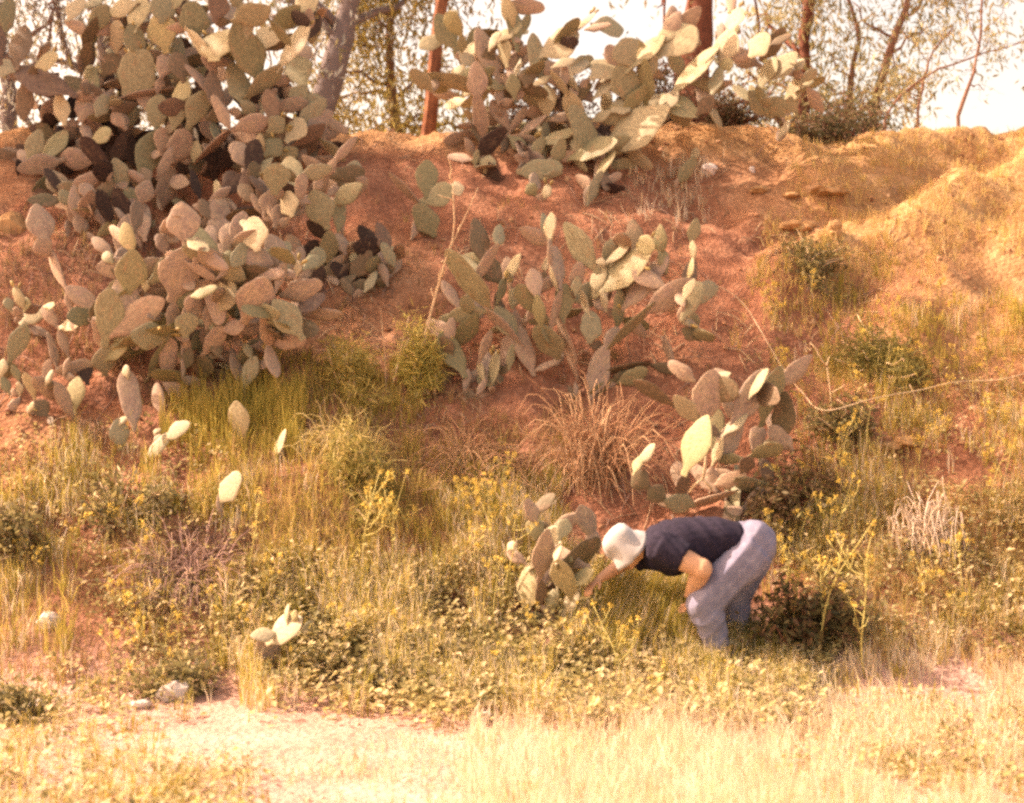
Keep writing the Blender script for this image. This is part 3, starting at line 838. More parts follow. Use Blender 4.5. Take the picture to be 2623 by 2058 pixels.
cactus('large sunlit prickly pear on the crest in the top middle', C2, [(980, 960), (1600, 1010), (1250, 1000), (1900, 900)], [
    (545, 560, 425, 435, 95, 'l', -.1), (640, 340, 585, 100, 135, 'g'), (685, 215, 640, 85, 105, 'l'), (715, 325, 800, 395, 75, 'l'), (650, 495, 745, 405, 52, 'l'),
    (885, 565, 535, 465, 95, 'g', -.1), (830, 575, 875, 440, 125, 'g', -.15), (905, 560, 900, 480, 52, 'l'), (935, 490, 825, 190, 115, 'w'), (905, 315, 955, 200, 52, 'l'),
    (960, 260, 1030, 180, 75, 'l'), (980, 190, 1000, -20, 85, 'l'), (1010, 410, 990, 245, 85, 'l'), (1075, 310, 1045, 50, 95, 'g'), (1215, 490, 1165, 225, 115, 'g', -.1),
    (1230, 335, 1450, 225, 165, 'l', -.1), (1285, 385, 1425, 358, 55, 'l'), (1430, 450, 1490, 365, 95, 'l'), (1340, 185, 1545, 78, 34, 'l'), (1535, 490, 1690, 375, 155, 'l'),
    (1550, 615, 1695, 465, 60, 'l', -.1), (1750, 600, 1730, 405, 175, 'g', -.1), (1795, 410, 1715, 262, 175, 'g'), (1840, 610, 1872, 375, 105, 'g', -.1), (1785, 440, 1965, 222, 95, 'l'),
    (2000, 360, 2180, 190, 185, 'l'), (1250, 690, 1250, 535, 115, 'l', -.15), (1060, 610, 1048, 465, 85, 'g'), (1130, 540, 1150, 420, 105, 'd'), (1070, 475, 1092, 365, 42, 'l'),
    (960, 650, 972, 530, 60, 'w'), (985, 770, 920, 630, 95, 'w'), (895, 840, 835, 595, 95, 'w'), (1045, 790, 1130, 670, 55, 'w'), (1010, 800, 890, 910, 62, 'w'),
    (1035, 825, 1210, 885, 58, 'w'), (1025, 845, 1130, 935, 75, 'g'), (1100, 805, 1245, 710, 45, 'w'), (1235, 718, 1410, 708, 55, 'w'), (1235, 950, 1250, 765, 65, 'g'),
    (1180, 990, 1230, 850, 75, 'g'), (1290, 895, 1460, 825, 62, 'w'), (1485, 780, 1385, 575, 115, 'l', -.1), (1600, 895, 1410, 685, 140, 'g', -.2), (1435, 980, 1485, 835, 95, 'g'),
    (1670, 895, 1990, 680, 205, 'l', -.2), (1590, 770, 1800, 715, 105, 'g'), (1680, 700, 1760, 640, 105, 'l'), (1535, 755, 1650, 695, 55, 'l'), (1440, 1060, 1680, 870, 105, 'g', -.15),
    (1560, 1110, 1670, 940, 52, 'l', -.15), (1515, 1270, 1590, 1070, 65, 'g', -.15), (1085, 1065, 1345, 1050, 135, 'g', -.25), (855, 880, 795, 745, 65, 'd'), (815, 1030, 825, 930, 42, 'g'),
    (880, 1070, 900, 970, 95, 'g'), (2010, 605, 2180, 720, 115, 'l', -.1), (1190, 1210, 1140, 1150, 80, 'g'), (1250, 1230, 1270, 1150, 60, 'l'), (1960, 700, 2060, 560, 90, 'l'),
    (1860, 700, 1960, 590, 90, 'l'), (1400, 610, 1290, 440, 45, 'l'), (1450, 560, 1380, 470, 45, 'l'), (1930, 500, 1930, 350, 70, 'g'), (2040, 590, 2290, 290, 100, 'l', -.1),
    (2330, 350, 2410, 190, 140, 'l'), (2420, 190, 2440, 50, 110, 'l'), (2520, 350, 2630, 220, 125, 'l'), (2380, 450, 2400, 370, 75, 'l'), (1700, 620, 1640, 700, 60, 'g'),
    (1340, 1000, 1440, 950, 70, 'w'), (760, 290, 740, 220, 60, 'g'), (1960, 280, 2060, 180, 80, 'l'), (2240, 560, 2330, 420, 80, 'g'), (2200, 700, 2290, 600, 90, 'd'),
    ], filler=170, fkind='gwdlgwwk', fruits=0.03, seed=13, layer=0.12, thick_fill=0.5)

cactus('pale prickly pear at the right end of the crest beside the dark bush', C3, [(700, 790), (780, 760)], [
    (585, 540, 620, 360, 95, 'l'), (620, 520, 765, 340, 115, 'l', -.05), (760, 440, 810, 370, 55, 'l'), (685, 610, 800, 505, 100, 'l', -.1), (825, 560, 872, 498, 34, 'l'),
    (740, 660, 800, 540, 52, 'l'), (645, 730, 615, 615, 115, 'g', -.1), (655, 860, 725, 755, 45, 'l', -.1), (775, 495, 890, 435, 65, 'g'), (700, 700, 760, 610, 100, 'g'),
    (670, 760, 690, 640, 70, 'w'), (560, 640, 530, 540, 60, 'g'), (560, 700, 590, 620, 70, 'g'),
    ], filler=8, fruits=0.02, seed=21, layer=0.08)

cactus('single green pad on a short stub alone on the bare red slope', C3, [(10, 1180)], [
    (15, 1130, 145, 985, 78, 'g'), (120, 990, 150, 920, 50, 'l'), (10, 1180, 30, 1110, 30, 'w')], fruits=0, seed=22, layer=0.02)

cactus('broad prickly pear of pinkish mottled pads at the left middle of the bank', C4, [(900, 1180), (1250, 1150), (1500, 1230), (650, 1120)], [
    (790, 360, 755, 185, 95, 'l'), (1130, 260, 1120, 55, 190, 'w'), (1175, 265, 1280, 345, 75, 'l', -.1), (1040, 650, 1155, 340, 245, 'w', -.15), (850, 590, 840, 355, 175, 'g'),
    (830, 740, 730, 520, 155, 'w', -.05), (605, 900, 695, 595, 165, 'g', -.05), (735, 880, 1005, 650, 180, 'w', -.2), (770, 970, 1060, 835, 85, 'g', -.25), (925, 1100, 1085, 870, 85, 'g', -.25),
    (590, 1020, 765, 885, 115, 'l', -.15), (640, 1120, 650, 955, 140, 'g', -.2), (1150, 880, 1160, 735, 140, 'g', -.2), (1130, 1140, 1152, 870, 38, 'w', -.2), (1040, 820, 1062, 670, 95, 'w'),
    (1280, 830, 1312, 665, 82, 'w'), (1595, 340, 1565, 145, 155, 'l', -.1), (1590, 440, 1605, 330, 185, 'w', -.1), (1430, 440, 1415, 350, 82, 'g'), (1500, 485, 1690, 480, 88, 'd', -.05),
    (1365, 730, 1435, 550, 155, 'l', -.1), (1190, 630, 1330, 575, 62, 'g'), (1525, 750, 1650, 530, 215, 'w', -.15), (1725, 940, 1645, 735, 95, 'w', -.1), (1870, 885, 1710, 660, 160, 'g', -.2),
    (1225, 990, 1380, 820, 105, 'w', -.1), (1485, 1190, 1440, 955, 62, 'w'), (1560, 1210, 1572, 1005, 95, 'g', -.1), (1540, 1010, 1520, 930, 52, 'g'), (1660, 1060, 1670, 960, 62, 'g'),
    (1310, 1180, 1262, 1000, 125, 'd'), (1110, 1190, 950, 1085, 95, 'g', -.15), (1020, 360, 990, 240, 80, 'd'), (700, 420, 640, 360, 70, 'g'), (1380, 480, 1440, 420, 60, 'w'),
    (1480, 520, 1460, 440, 45, 'l'), (1710, 600, 1760, 420, 60, 'w'), (1840, 500, 1850, 410, 45, 'l'), (1400, 860, 1500, 800, 90, 'w'), (900, 600, 900, 520, 45, 'l'),
    (1240, 480, 1270, 400, 40, 'l'), (560, 770, 600, 650, 50, 'd'), (1350, 1000, 1330, 880, 80, 'd'), (1180, 420, 1330, 520, 60, 'w'), (1100, 1090, 1180, 960, 80, 'd'),
    ], filler=170, fkind='gwwdwwg', seed=31, layer=0.1, thick_fill=0.35)

cactus('thin-stemmed prickly pear with one tall grey pad near the left edge', C4, [(430, 1010), (350, 1080)], [
    (440, 1020, 365, 840, 62, 'w'), (350, 1070, 318, 860, 52, 'w'), (100, 862, 300, 858, 52, 'w'), (430, 590, 285, 345, 58, 'w'), (455, 700, 425, 570, 60, 'w'),
    (255, 400, 245, 285, 115, 'w', -.05), (240, 300, 235, 60, 155, 'w', -.05), (130, 800, 270, 690, 105, 'l'), (270, 690, 340, 690, 50, 'l'), (120, 690, 88, 575, 62, 'l'),
    (365, 775, 515, 765, 85, 'l', -.05), (70, 720, 40, 640, 62, 'g'), (470, 850, 440, 740, 55, 'w'), (150, 720, 170, 640, 55, 'l')], fruits=0.02, seed=33, layer=0.05)

cactus('low prickly pear with small white-edged pads at the left edge above the grass', C4, [(330, 1440), (120, 1260), (460, 1380)], [
    (200, 1230, 168, 1105, 65, 'l'), (130, 1230, 125, 1160, 45, 'l'), (170, 1350, 215, 1290, 36, 'l'), (285, 1180, 320, 1090, 34, 'l'), (470, 1300, 465, 1135, 105, 'l', -.1),
    (430, 1440, 348, 1185, 85, 'w'), (290, 1380, 220, 1280, 115, 'd'), (60, 1230, 10, 1130, 60, 'g'), (30, 1120, 15, 1020, 60, 'l'), (90, 1150, 80, 1060, 50, 'g'),
    (60, 1340, 100, 1280, 60, 'w'), (390, 1120, 430, 1020, 40, 'w')], filler=6, fruits=0.02, seed=34, layer=0.08)

cactus('pair of upright pinkish pads standing in grass below the mottled cactus', C4, [(840, 1460), (1040, 1450)], [
    (835, 1450, 785, 1095, 135, 'w'), (1005, 1370, 958, 1175, 78, 'w'), (1035, 1440, 1000, 1350, 26, 'w'), (830, 1130, 770, 1060, 50, 'l')], fruits=0, seed=35, layer=0.03)

cactus('grey-green pad standing upright in the grass left of the cream fallen pads', C4, [(740, 1580)], [
    (740, 1575, 740, 1395, 115, 'g'), (760, 1430, 770, 1370, 40, 'l')], fruits=0, seed=36, layer=0.02)
cactus('cream two-pad prickly pear lying aslant in the grass', C4, [(915, 1640)], [
    (915, 1635, 1045, 1485, 74, 'l'), (1025, 1515, 1158, 1405, 85, 'l'), (960, 1490, 980, 1440, 36, 'l')], fruits=0, seed=37, layer=0.02)
cactus('cream rounded pad standing above the tall green grass', C4, [(1520, 1560)], [
    (1515, 1530, 1445, 1295, 120, 'l')], fruits=0, seed=38, layer=0.01)
cactus('narrow cream pad seen edge-on in grass right of the rounded pad', C4, [(1680, 1660)], [
    (1685, 1650, 1772, 1465, 44, 'l')], fruits=0, seed=39, layer=0.01)
cactus('lone pale pad on a thin stem in the open grass at left', (0, 0), [(566, 1330)], [
    (562, 1285, 614, 1218, 50, 'l'), (566, 1335, 562, 1270, 17, 'w'), (610, 1228, 622, 1222, 20, 'g')], fruits=0, seed=40, layer=0.0, scale=1.0)

cactus('fan-shaped prickly pear with long sunlit arms in the centre of the picture', C5, [(1480, 1270), (1130, 1130), (1340, 1180), (860, 1240)], [
    (1232, 300, 1225, 115, 74, 'l'), (1245, 450, 1235, 280, 26, 'w'), (1510, 475, 1335, 185, 135, 'g', -.1), (815, 510, 895, 305, 68, 'w'), (945, 530, 1048, 375, 64, 'l'),
    (915, 630, 955, 520, 54, 'g'), (860, 695, 615, 360, 135, 'g', -.15), (1030, 945, 845, 700, 54, 'w', -.15), (795, 755, 615, 765, 105, 'g', -.1), (745, 720, 700, 640, 85, 'g', -.1),
    (965, 690, 1022, 580, 84, 'g'), (1015, 910, 905, 695, 115, 'g'), (1115, 1010, 1005, 725, 74, 'w'), (795, 1040, 855, 845, 54, 'w', -.1), (850, 1205, 893, 970, 60, 'g', -.15),
    (780, 1130, 790, 1040, 42, 'l'), (780, 1240, 830, 1150, 44, 'w'), (700, 1220, 720, 1090, 50, 'w'), (850, 1260, 880, 1180, 40, 'w'), (1195, 820, 1145, 630, 74, 'g', -.1),
    (1290, 990, 1175, 820, 155, 'g', -.15), (1335, 570, 1265, 320, 84, 'w'), (1365, 770, 1325, 560, 115, 'g'), (1390, 620, 1400, 510, 62, 'g'), (1262, 590, 1220, 445, 27, 'l'),
    (1405, 1070, 1295, 760, 64, 'w', -.1), (1480, 1265, 1570, 950, 140, 'w'), (1580, 970, 1645, 820, 85, 'w'), (1475, 910, 1500, 730, 135, 'g', -.1), (1485, 630, 1555, 420, 85, 'l', -.1),
    (1545, 440, 1548, 395, 60, 'l'), (1490, 610, 1850, 340, 155, 'l', -.15), (1800, 390, 1850, 260, 110, 'l', -.1), (1615, 450, 1725, 310, 54, 'l'), (1665, 310, 1672, 262, 45, 'l'),
    (1690, 700, 1945, 400, 115, 'w', -.1), (1595, 790, 1675, 600, 74, 'g'), (1580, 720, 1555, 600, 44, 'l'), (1950, 480, 1925, 340, 70, 'g'), (1600, 970, 1870, 680, 54, 'g', -.1),
    (1850, 750, 2100, 530, 145, 'w', -.15), (2060, 660, 2110, 520, 60, 'l', -.15), (2050, 770, 2155, 550, 115, 'g'), (2070, 510, 2120, 400, 35, 'l'), (2115, 420, 2122, 290, 45, 'l'), (2020, 830, 2085, 780, 62, 'l'),
    (1140, 1110, 1025, 820, 115, 'w'), (1180, 1080, 1280, 1020, 40, 'w'), (700, 1120, 555, 860, 135, 'g'), (1610, 1115, 1845, 1055, 54, 'd'), (1390, 1250, 1395, 1160, 32, 'w'),
    (1440, 760, 1410, 600, 44, 'l'), (1540, 760, 1500, 640, 60, 'w'), (1640, 830, 1690, 690, 40, 'g'), (2160, 900, 2060, 830, 80, 'd'), (1290, 840, 1290, 600, 45, 'w'),
    (980, 1080, 990, 930, 50, 'g'), (2000, 1080, 1940, 880, 44, 'w'), (1730, 1130, 1630, 1160, 60, 'd'), (1090, 780, 1140, 690, 60, 'w'), (620, 1000, 560, 880, 80, 'd'),
    ], filler=60, fkind='gwwdg', fruits=0.06, seed=41, layer=0.09, thick_fill=0.25)

cactus('leggy prickly pear with broad cream and lilac pads just above the bending person', C6, [(330, 1650), (620, 1600), (60, 1700)], [
    (120, 1220, 22, 1010, 108, 'l'), (195, 1170, 232, 862, 175, 'w', .05), (410, 1020, 262, 882, 44, 'w'), (350, 1150, 568, 850, 150, 'w', -.05), (500, 1050, 575, 840, 50, 'l', -.1),
    (550, 1160, 655, 840, 120, 'g'), (262, 1205, 448, 1112, 66, 'l', -.1), (75, 1480, 205, 1140, 160, 'l', -.15), (265, 1400, 310, 1270, 64, 'l', -.1), (345, 1400, 425, 1170, 135, 'w'),
    (500, 1330, 545, 1200, 105, 'w', .05), (705, 1410, 615, 1210, 105, 'w'), (190, 1570, 440, 1490, 95, 'w', -.1), (690, 1630, 395, 1535, 95, 'g', -.15), (150, 1710, -30, 1660, 118, 'g', -.15),
    (150, 1700, 380, 1600, 44, 'w', -.15), (400, 1780, 350, 1690, 130, 'w', -.1), (-190, 1430, -110, 1310, 62, 'l'), (-240, 1490, -200, 1370, 60, 'l'), (430, 1500, 480, 1380, 90, 'd'),
    (600, 1560, 560, 1400, 80, 'd'), (260, 1600, 240, 1450, 80, 'w'), (560, 1320, 640, 1270, 60, 'd'), (740, 1330, 690, 1250, 60, 'w')], filler=24, fkind='wwdg', fruits=0.02, seed=51, layer=0.08)

cactus('knee-high yellowish prickly pear the bending person reaches towards', C7, [(440, 960), (240, 930), (620, 850)], [
    (305, 350, 235, 195, 85, 'w'), (290, 440, 290, 320, 115, 'g'), (380, 490, 392, 360, 135, 'l'), (480, 440, 492, 325, 95, 'g'), (270, 560, 390, 515, 85, 'l'),
    (660, 450, 575, 235, 115, 'w', .05), (430, 600, 680, 520, 190, 'd', .4), (475, 780, 425, 580, 128, 'l', -.1), (230, 915, 242, 615, 118, 'l', -.1), (250, 640, 272, 575, 54, 'l'),
    (510, 710, 650, 645, 85, 'l', -.1), (420, 940, 548, 770, 95, 'l', -.1), (395, 990, 335, 855, 54, 'w', -.1), (490, 600, 520, 550, 40, 'l'), (410, 720, 420, 560, 70, 'g'),
    (380, 860, 430, 760, 80, 'g'), (300, 840, 330, 700, 70, 'd'), (120, 510, 170, 460, 55, 'l'), (380, 600, 430, 450, 46, 'l'), (680, 520, 640, 400, 90, 'w', .1)], filler=7, fkind='wwdg', fruits=0.02, seed=61, layer=0.07)

cactus('dried pale stump of a prickly pear with broken pads in the lower left grass', C8, [(1700, 860), (1860, 780)], [
    (1660, 700, 1850, 540, 140, 'l', -.05), (1720, 640, 1560, 655, 80, 'l'), (1660, 800, 1630, 650, 155, 'w', -.1), (1765, 560, 1768, 465, 28, 'l'), (1820, 580, 1842, 500, 50, 'l'),
    (1880, 700, 1930, 570, 85, 'g'), (1600, 790, 1530, 880, 50, 'w'), (1800, 760, 1760, 660, 60, 'l'), (1540, 780, 1470, 760, 40, 'l')], fruits=0, seed=71, layer=0.05)

# ------------------------------------------------------------------ rocks and clods
def make_rock(name, label, px, py, wpx, hpx, mat, cat='rock', lump=1, group=None):
    c = ground(px, py)
    s = c.y / F_PX
    root_geo = Geo()
    for j in range(lump):
        V, T, Q = ellipsoid((0, 0, 0), (1, 1, 1), None, 9, 6)
        V = V * (1 + .08 * RNG.normal(0, 1, V.shape))
        d = V / np.linalg.norm(V, axis=1)[:, None]
        o = RNG.uniform(0, 50, 3)
        nz = fbm(d[:, 0] * 1.7 + o[0] + d[:, 2], d[:, 1] * 1.7 + o[1] - d[:, 2] * 1.3, 1.2, 3, j)
        V = d * (1 + 0.30 * nz[:, None])
        k = 1.0 if lump == 1 else RNG.uniform(0.3, 0.6)
        V = V * np.array([wpx * s * 0.5 * k, wpx * s * 0.42 * k, hpx * s * 0.62 * k])
        if lump > 1: V = V + np.array([RNG.uniform(-.5, .5) * wpx * s * .75, RNG.uniform(-.3, .3) * wpx * s * .5, RNG.uniform(-0.1, .45) * hpx * s])
        root_geo.add(V, T, Q)
    o = link(name, root_geo.mesh(name, smooth=False), mat, loc=c + Vector((0, 0, hpx * s * (0.22 if cat == 'rock' else -0.02))))
    o.rotation_euler = (RNG.uniform(-.2, .2), RNG.uniform(-.2, .2), RNG.uniform(0, 6))
    o.rotation_euler = (0, 0, 0)
    tag(o, label, cat, group)
    return o

make_rock('rock', 'white rock half sunk at the edge of the sandy track in the lower left', 450, 1790, 92, 52, M_ROCK)
make_rock('rock', 'small flat pale rock left of the white rock by the track', 362, 1808, 54, 24, M_ROCK)
make_rock('rock', 'bluish white rock in grass near the left edge', 128, 1610, 66, 48, M_ROCK)
make_rock('rock', 'round pale stone between leafy weeds below the centre of the picture', 1244, 1850, 42, 30, M_ROCK)
make_rock('rock', 'pale stone in shade at the lower left edge among weeds', 100, 1822, 40, 36, M_ROCK)
make_rock('boulder', 'orange sunlit boulder at the left edge beside the tall grey pad', 28, 590, 84, 62, M_CLOD, 'boulder', 1)
make_rock('earth_clod', 'orange crumbling clod of earth lit up under the huge cactus', 306, 400, 62, 62, M_CLOD, 'clod', 5)
make_rock('earth_clod', 'row of lit yellow clods below the huge green pad', 360, 488, 84, 40, M_CLOD, 'clod', 7)
make_rock('earth_clod', 'small lit clod right of the clod row in deep shade', 478, 476, 54, 30, M_CLOD, 'clod', 5)
make_rock('boulder', 'large pale rounded boulder on the bare slope right of the upper cactus', 2150, 505, 110, 34, M_CLOD, 'boulder', 5)
make_rock('boulder', 'flat pale slab lying left of the rounded boulder on the bare slope', 2045, 510, 80, 18, M_CLOD, 'boulder', 4)
make_rock('boulder', 'angular pale block of earth under the rounded boulder', 2050, 582, 90, 36, M_CLOD, 'boulder', 5)
make_rock('boulder', 'upright lump of pale earth beside the angular block', 2120, 595, 66, 50, M_CLOD, 'boulder', 4)
make_rock('rock', 'tiny pale stone alone on the bare red slope', 1926, 450, 14, 16, M_ROCK)
make_rock('rock', 'pale sliver of rock on the bare red slope below the tiny stone', 1945, 496, 56, 20, M_CLOD)
make_rock('rock', 'flat pinkish rock under the single green pad on the slope', 1815, 445, 48, 28, M_ROCK)
make_rock('boulder', 'pale pink boulder among grass right of the lower right cactus', 2285, 1150, 120, 46, M_CLOD, 'boulder', 6)

# loose stones and crumbs of earth: nobody could count them
def pebbles():
    g = Geo()
    V0, T0, Q0 = ellipsoid((0, 0, 0), (1, 1, 1), None, 6, 4)
    px = RNG.uniform(-300, 2900, 3600); py = RNG.uniform(300, 2150, 3600)
    Y = depth(px, py)
    ok = Y < 90
    P = pt(px[ok], py[ok], Y[ok]); P[:, 2] = terrain(P[:, 0], P[:, 1])
    for p in P:
        s = 0.006 + 0.026 * RNG.random() ** 4
        c = [(.34, .18, .10), (.28, .13, .075), (.42, .27, .16), (.2, .09, .055)][RNG.integers(0, 4)] if p[2] > .5 else [(.5, .37, .25), (.6, .48, .36)][RNG.integers(0, 2)]
        if p[2] < .5: s *= .7
        g.add(V0 * s * RNG.uniform(.6, 1.3, 3) * (1 + .2 * RNG.normal(0, 1, V0.shape)) + p, T0, Q0, c)
    o = link('pebbles', g.mesh('pebbles', False, True), M_STEM)
    tag(o, 'loose stones and crumbs of earth scattered over the bank', kind='stuff')
pebbles()

def litter():
    g = Geo()
    px = RNG.uniform(-300, 2300, 3400); py = RNG.uniform(320, 1350, 3400)
    k = fbm(px, py, .006, 3, 70) > -0.1
    px, py = px[k], py[k]
    Y = depth(px, py); ok = Y < 90
    P = pt(px[ok], py[ok], Y[ok]); P[:, 2] = terrain(P[:, 0], P[:, 1])
    for p in P:
        L = RNG.uniform(.05, .28); az = RNG.uniform(0, 6.28)
        e = p + np.array([math.cos(az) * L, math.sin(az) * L, 0]); e[2] = float(terrain(e[0], e[1])) + RNG.uniform(0, .05) + .005
        m = (p + e) / 2 + np.array([0, 0, RNG.uniform(.0, .04)]) + RNG.normal(0, .012, 3)
        r_ = RNG.uniform(.002, .006)
        c = [(.36, .24, .15), (.46, .34, .22), (.25, .15, .10), (.30, .2, .16)][RNG.integers(0, 4)]
        g.add(*tube([p + np.array([0, 0, .006]), m, e], [r_, r_, r_ * .6], 4, caps=False), c=c)
    o = link('twig_litter', g.mesh('twig_litter', True, True), M_STEM)
    tag(o, 'dead twigs and dry litter lying over the red bank', kind='stuff')
litter()

# ------------------------------------------------------------------ grass and weeds
DRY = np.array([(.73, .62, .45), (.78, .69, .53), (.68, .55, .39), (.80, .73, .60), (.66, .56, .34)])
GRN = np.array([(.44, .37, .08), (.37, .325, .07), (.52, .42, .10), (.31, .27, .06), (.58, .46, .14)])
GOLD = np.array([(.66, .48, .21), (.58, .42, .17), (.52, .40, .14), (.62, .52, .20), (.70, .55, .30)])
MIXG = np.concatenate([DRY[:3], GRN])
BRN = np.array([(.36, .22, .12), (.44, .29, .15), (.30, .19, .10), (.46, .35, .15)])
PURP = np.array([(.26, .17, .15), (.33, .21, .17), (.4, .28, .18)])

def blades(P, hmin, hmax, per, pal, lean, wid, seed, bias=(0, 0)):
    rg = np.random.default_rng(seed)
    n = len(P) * per
    hs = np.repeat(rg.uniform(hmin, hmax, len(P)), per) * rg.uniform(0.55, 1.1, n)
    B = np.repeat(P, per, 0) + np.concatenate([rg.normal(0, 0.022, (n, 2)), np.zeros((n, 1))], 1)
    B[:, 2] -= 0.01
    az = rg.uniform(0, 2 * np.pi, n)
    ln = np.abs(rg.normal(0, lean, n)) * hs
    dx, dy = np.cos(az) * ln + bias[0] * hs, np.sin(az) * ln + bias[1] * hs
    sa = rg.uniform(0, np.pi, n)
    sx, sy = np.cos(sa) * wid * 0.5, np.sin(sa) * wid * 0.25
    w = rg.uniform(0.6, 1.4, n)
    sx *= w; sy *= w
    z0 = np.zeros(n)
    st = lambda a, b, c: np.stack([a, b, c], 1)
    V = np.stack([B + st(-sx, -sy, z0), B + st(sx, sy, z0),
                  B + st(dx * .35 + sx * .8, dy * .35 + sy * .8, hs * .58), B + st(dx * .35 - sx * .8, dy * .35 - sy * .8, hs * .58),
                  B + st(dx, dy, hs * (1 - 0.25 * np.minimum(1, ln / hs)))], 1)
    k = np.arange(n) * 5
    Q = np.stack([k, k + 1, k + 2, k + 3], 1)
    T = np.stack([k + 3, k + 2, k + 4], 1)
    pal = np.asarray(pal)
    ci = np.repeat(rg.integers(0, len(pal), len(P)), per)
    sw = rg.random(n) < 0.3
    ci[sw] = rg.integers(0, len(pal), sw.sum())
    c = pal[ci] * rg.uniform(0.75, 1.2, (n, 1))
    return V.reshape(-1, 3), T, Q, np.repeat(c, 5, 0)

def leaves_low(P, per, size, pal, h, seed):
    """small broad leaves on short stalks"""
    rg = np.random.default_rng(seed)
    n = len(P) * per
    B = np.repeat(P, per, 0) + np.concatenate([rg.normal(0, 0.045, (n, 2)), rg.uniform(0.01, h, (n, 1))], 1)
    az = rg.uniform(0, 2 * np.pi, n); el = rg.uniform(-0.2, 0.9, n)
    d = np.stack([np.cos(az) * np.cos(el), np.sin(az) * np.cos(el), np.sin(el)], 1)
    s = np.stack([-np.sin(az), np.cos(az), rg.normal(0, .3, n)], 1)
    L = size * rg.uniform(0.5, 1.4, n)[:, None]
    up = np.array([0, 0, 1.0]) * L * 0.12
    V = np.stack([B, B + d * L * .35 + s * L * .36 + up, B + d * L * .8 + s * L * .3 + up, B + d * L, B + d * L * .8 - s * L * .3 + up, B + d * L * .35 - s * L * .36 + up], 1)
    k = np.arange(n) * 6
    Q = np.concatenate([np.stack([k, k + 1, k + 2, k + 3], 1), np.stack([k, k + 3, k + 4, k + 5], 1)])
    pal = np.asarray(pal)
    c = pal[np.repeat(rg.integers(0, len(pal), len(P)), per)] * rg.uniform(0.7, 1.25, (n, 1))
    return V.reshape(-1, 3), None, Q, np.repeat(c, 6, 0)

def scatter(x0, x1, y0, y1, n, clump=0.0, seed=0, keep=None):
    rg = np.random.default_rng(seed + 500)
    px = rg.uniform(x0, x1, n); py = rg.uniform(y0, y1, n)
    # ragged borders
    e = 0.5 * (fbm(px, py, 0.006, 3, seed) + 1)
    m = np.minimum(np.minimum(px - x0, x1 - px) / (0.18 * (x1 - x0)), np.minimum(py - y0, y1 - py) / (0.22 * (y1 - y0)))
    ok = m > e * 0.9
    if clump: ok &= fbm(px, py, 0.009, 3, seed + 9) > rg.uniform(-1, 1, n) * 0.4 + clump
    if keep is not None: ok &= keep(px, py, rg)
    px, py = px[ok], py[ok]
    Y = depth(px, py)
    # spread between the rows of the depth map
    o = Y < 90
    px, py, Y = px[o], py[o], Y[o] + rg.normal(0, 0.03, o.sum())
    P = pt(px, py, Y)
    P[:, 2] = terrain(P[:, 0], P[:, 1])
    return P

def sandfree(px, py, rg):
    a = np.exp(-(((px - 680) / 380) ** 2 + ((py - 1905) / 105) ** 2) ** 2)
    b = np.exp(-(((px - 860) / 380) ** 2 + ((py - 2060) / 60) ** 2) ** 2)
    c = 0 * a
    return rg.random(len(px)) > np.maximum(np.maximum(a, b), c) * 0.985

gd, gg, gb = Geo(), Geo(), Geo()
# pale dry grass
for a in [(-700, 3350, 1840, 2480, 6500, 0.025, 0.08, 5, DRY, .5, .006, 0.0, sandfree),
          (1250, 3300, 1640, 2450, 8500, 0.1, 0.28, 6, DRY, .4, .006, -0.2, sandfree),
          (-600, 700, 1700, 2300, 2200, 0.06, 0.2, 5, MIXG, .45, .006, -0.1, sandfree),
          (1850, 3300, 260, 760, 3200, 0.05, 0.15, 6, GOLD, .5, .007, 0.0, None),
          (1900, 3300, 560, 1200, 2600, 0.06, 0.18, 5, GOLD, .5, .007, 0.05, None),
          (1950, 3200, 1150, 1800, 2400, 0.08, 0.24, 6, GOLD, .4, .006, 0.0, None),
          (600, 1900, 1830, 2450, 2600, 0.04, 0.13, 6, DRY, .45, .006, 0.0, sandfree),
          (1050, 2100, 1780, 2350, 2400, 0.1, 0.24, 6, DRY, .4, .006, 0.0, None),
          (1600, 1830, 400, 590, 110, 0.08, 0.26, 5, DRY, .3, .007, 0, None),
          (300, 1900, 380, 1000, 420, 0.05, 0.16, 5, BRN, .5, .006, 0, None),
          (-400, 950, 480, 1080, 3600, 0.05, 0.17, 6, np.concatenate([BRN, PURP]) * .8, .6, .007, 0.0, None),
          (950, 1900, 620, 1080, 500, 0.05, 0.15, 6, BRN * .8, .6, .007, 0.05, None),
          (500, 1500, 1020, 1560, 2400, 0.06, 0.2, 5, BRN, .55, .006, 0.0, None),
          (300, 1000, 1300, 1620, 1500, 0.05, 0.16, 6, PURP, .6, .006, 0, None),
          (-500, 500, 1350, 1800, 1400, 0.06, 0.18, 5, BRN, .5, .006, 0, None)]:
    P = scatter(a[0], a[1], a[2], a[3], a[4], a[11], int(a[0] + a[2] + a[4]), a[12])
    gd.add(*blades(P, a[5], a[6], a[7], a[8], a[9], a[10], int(a[4] + a[0])))
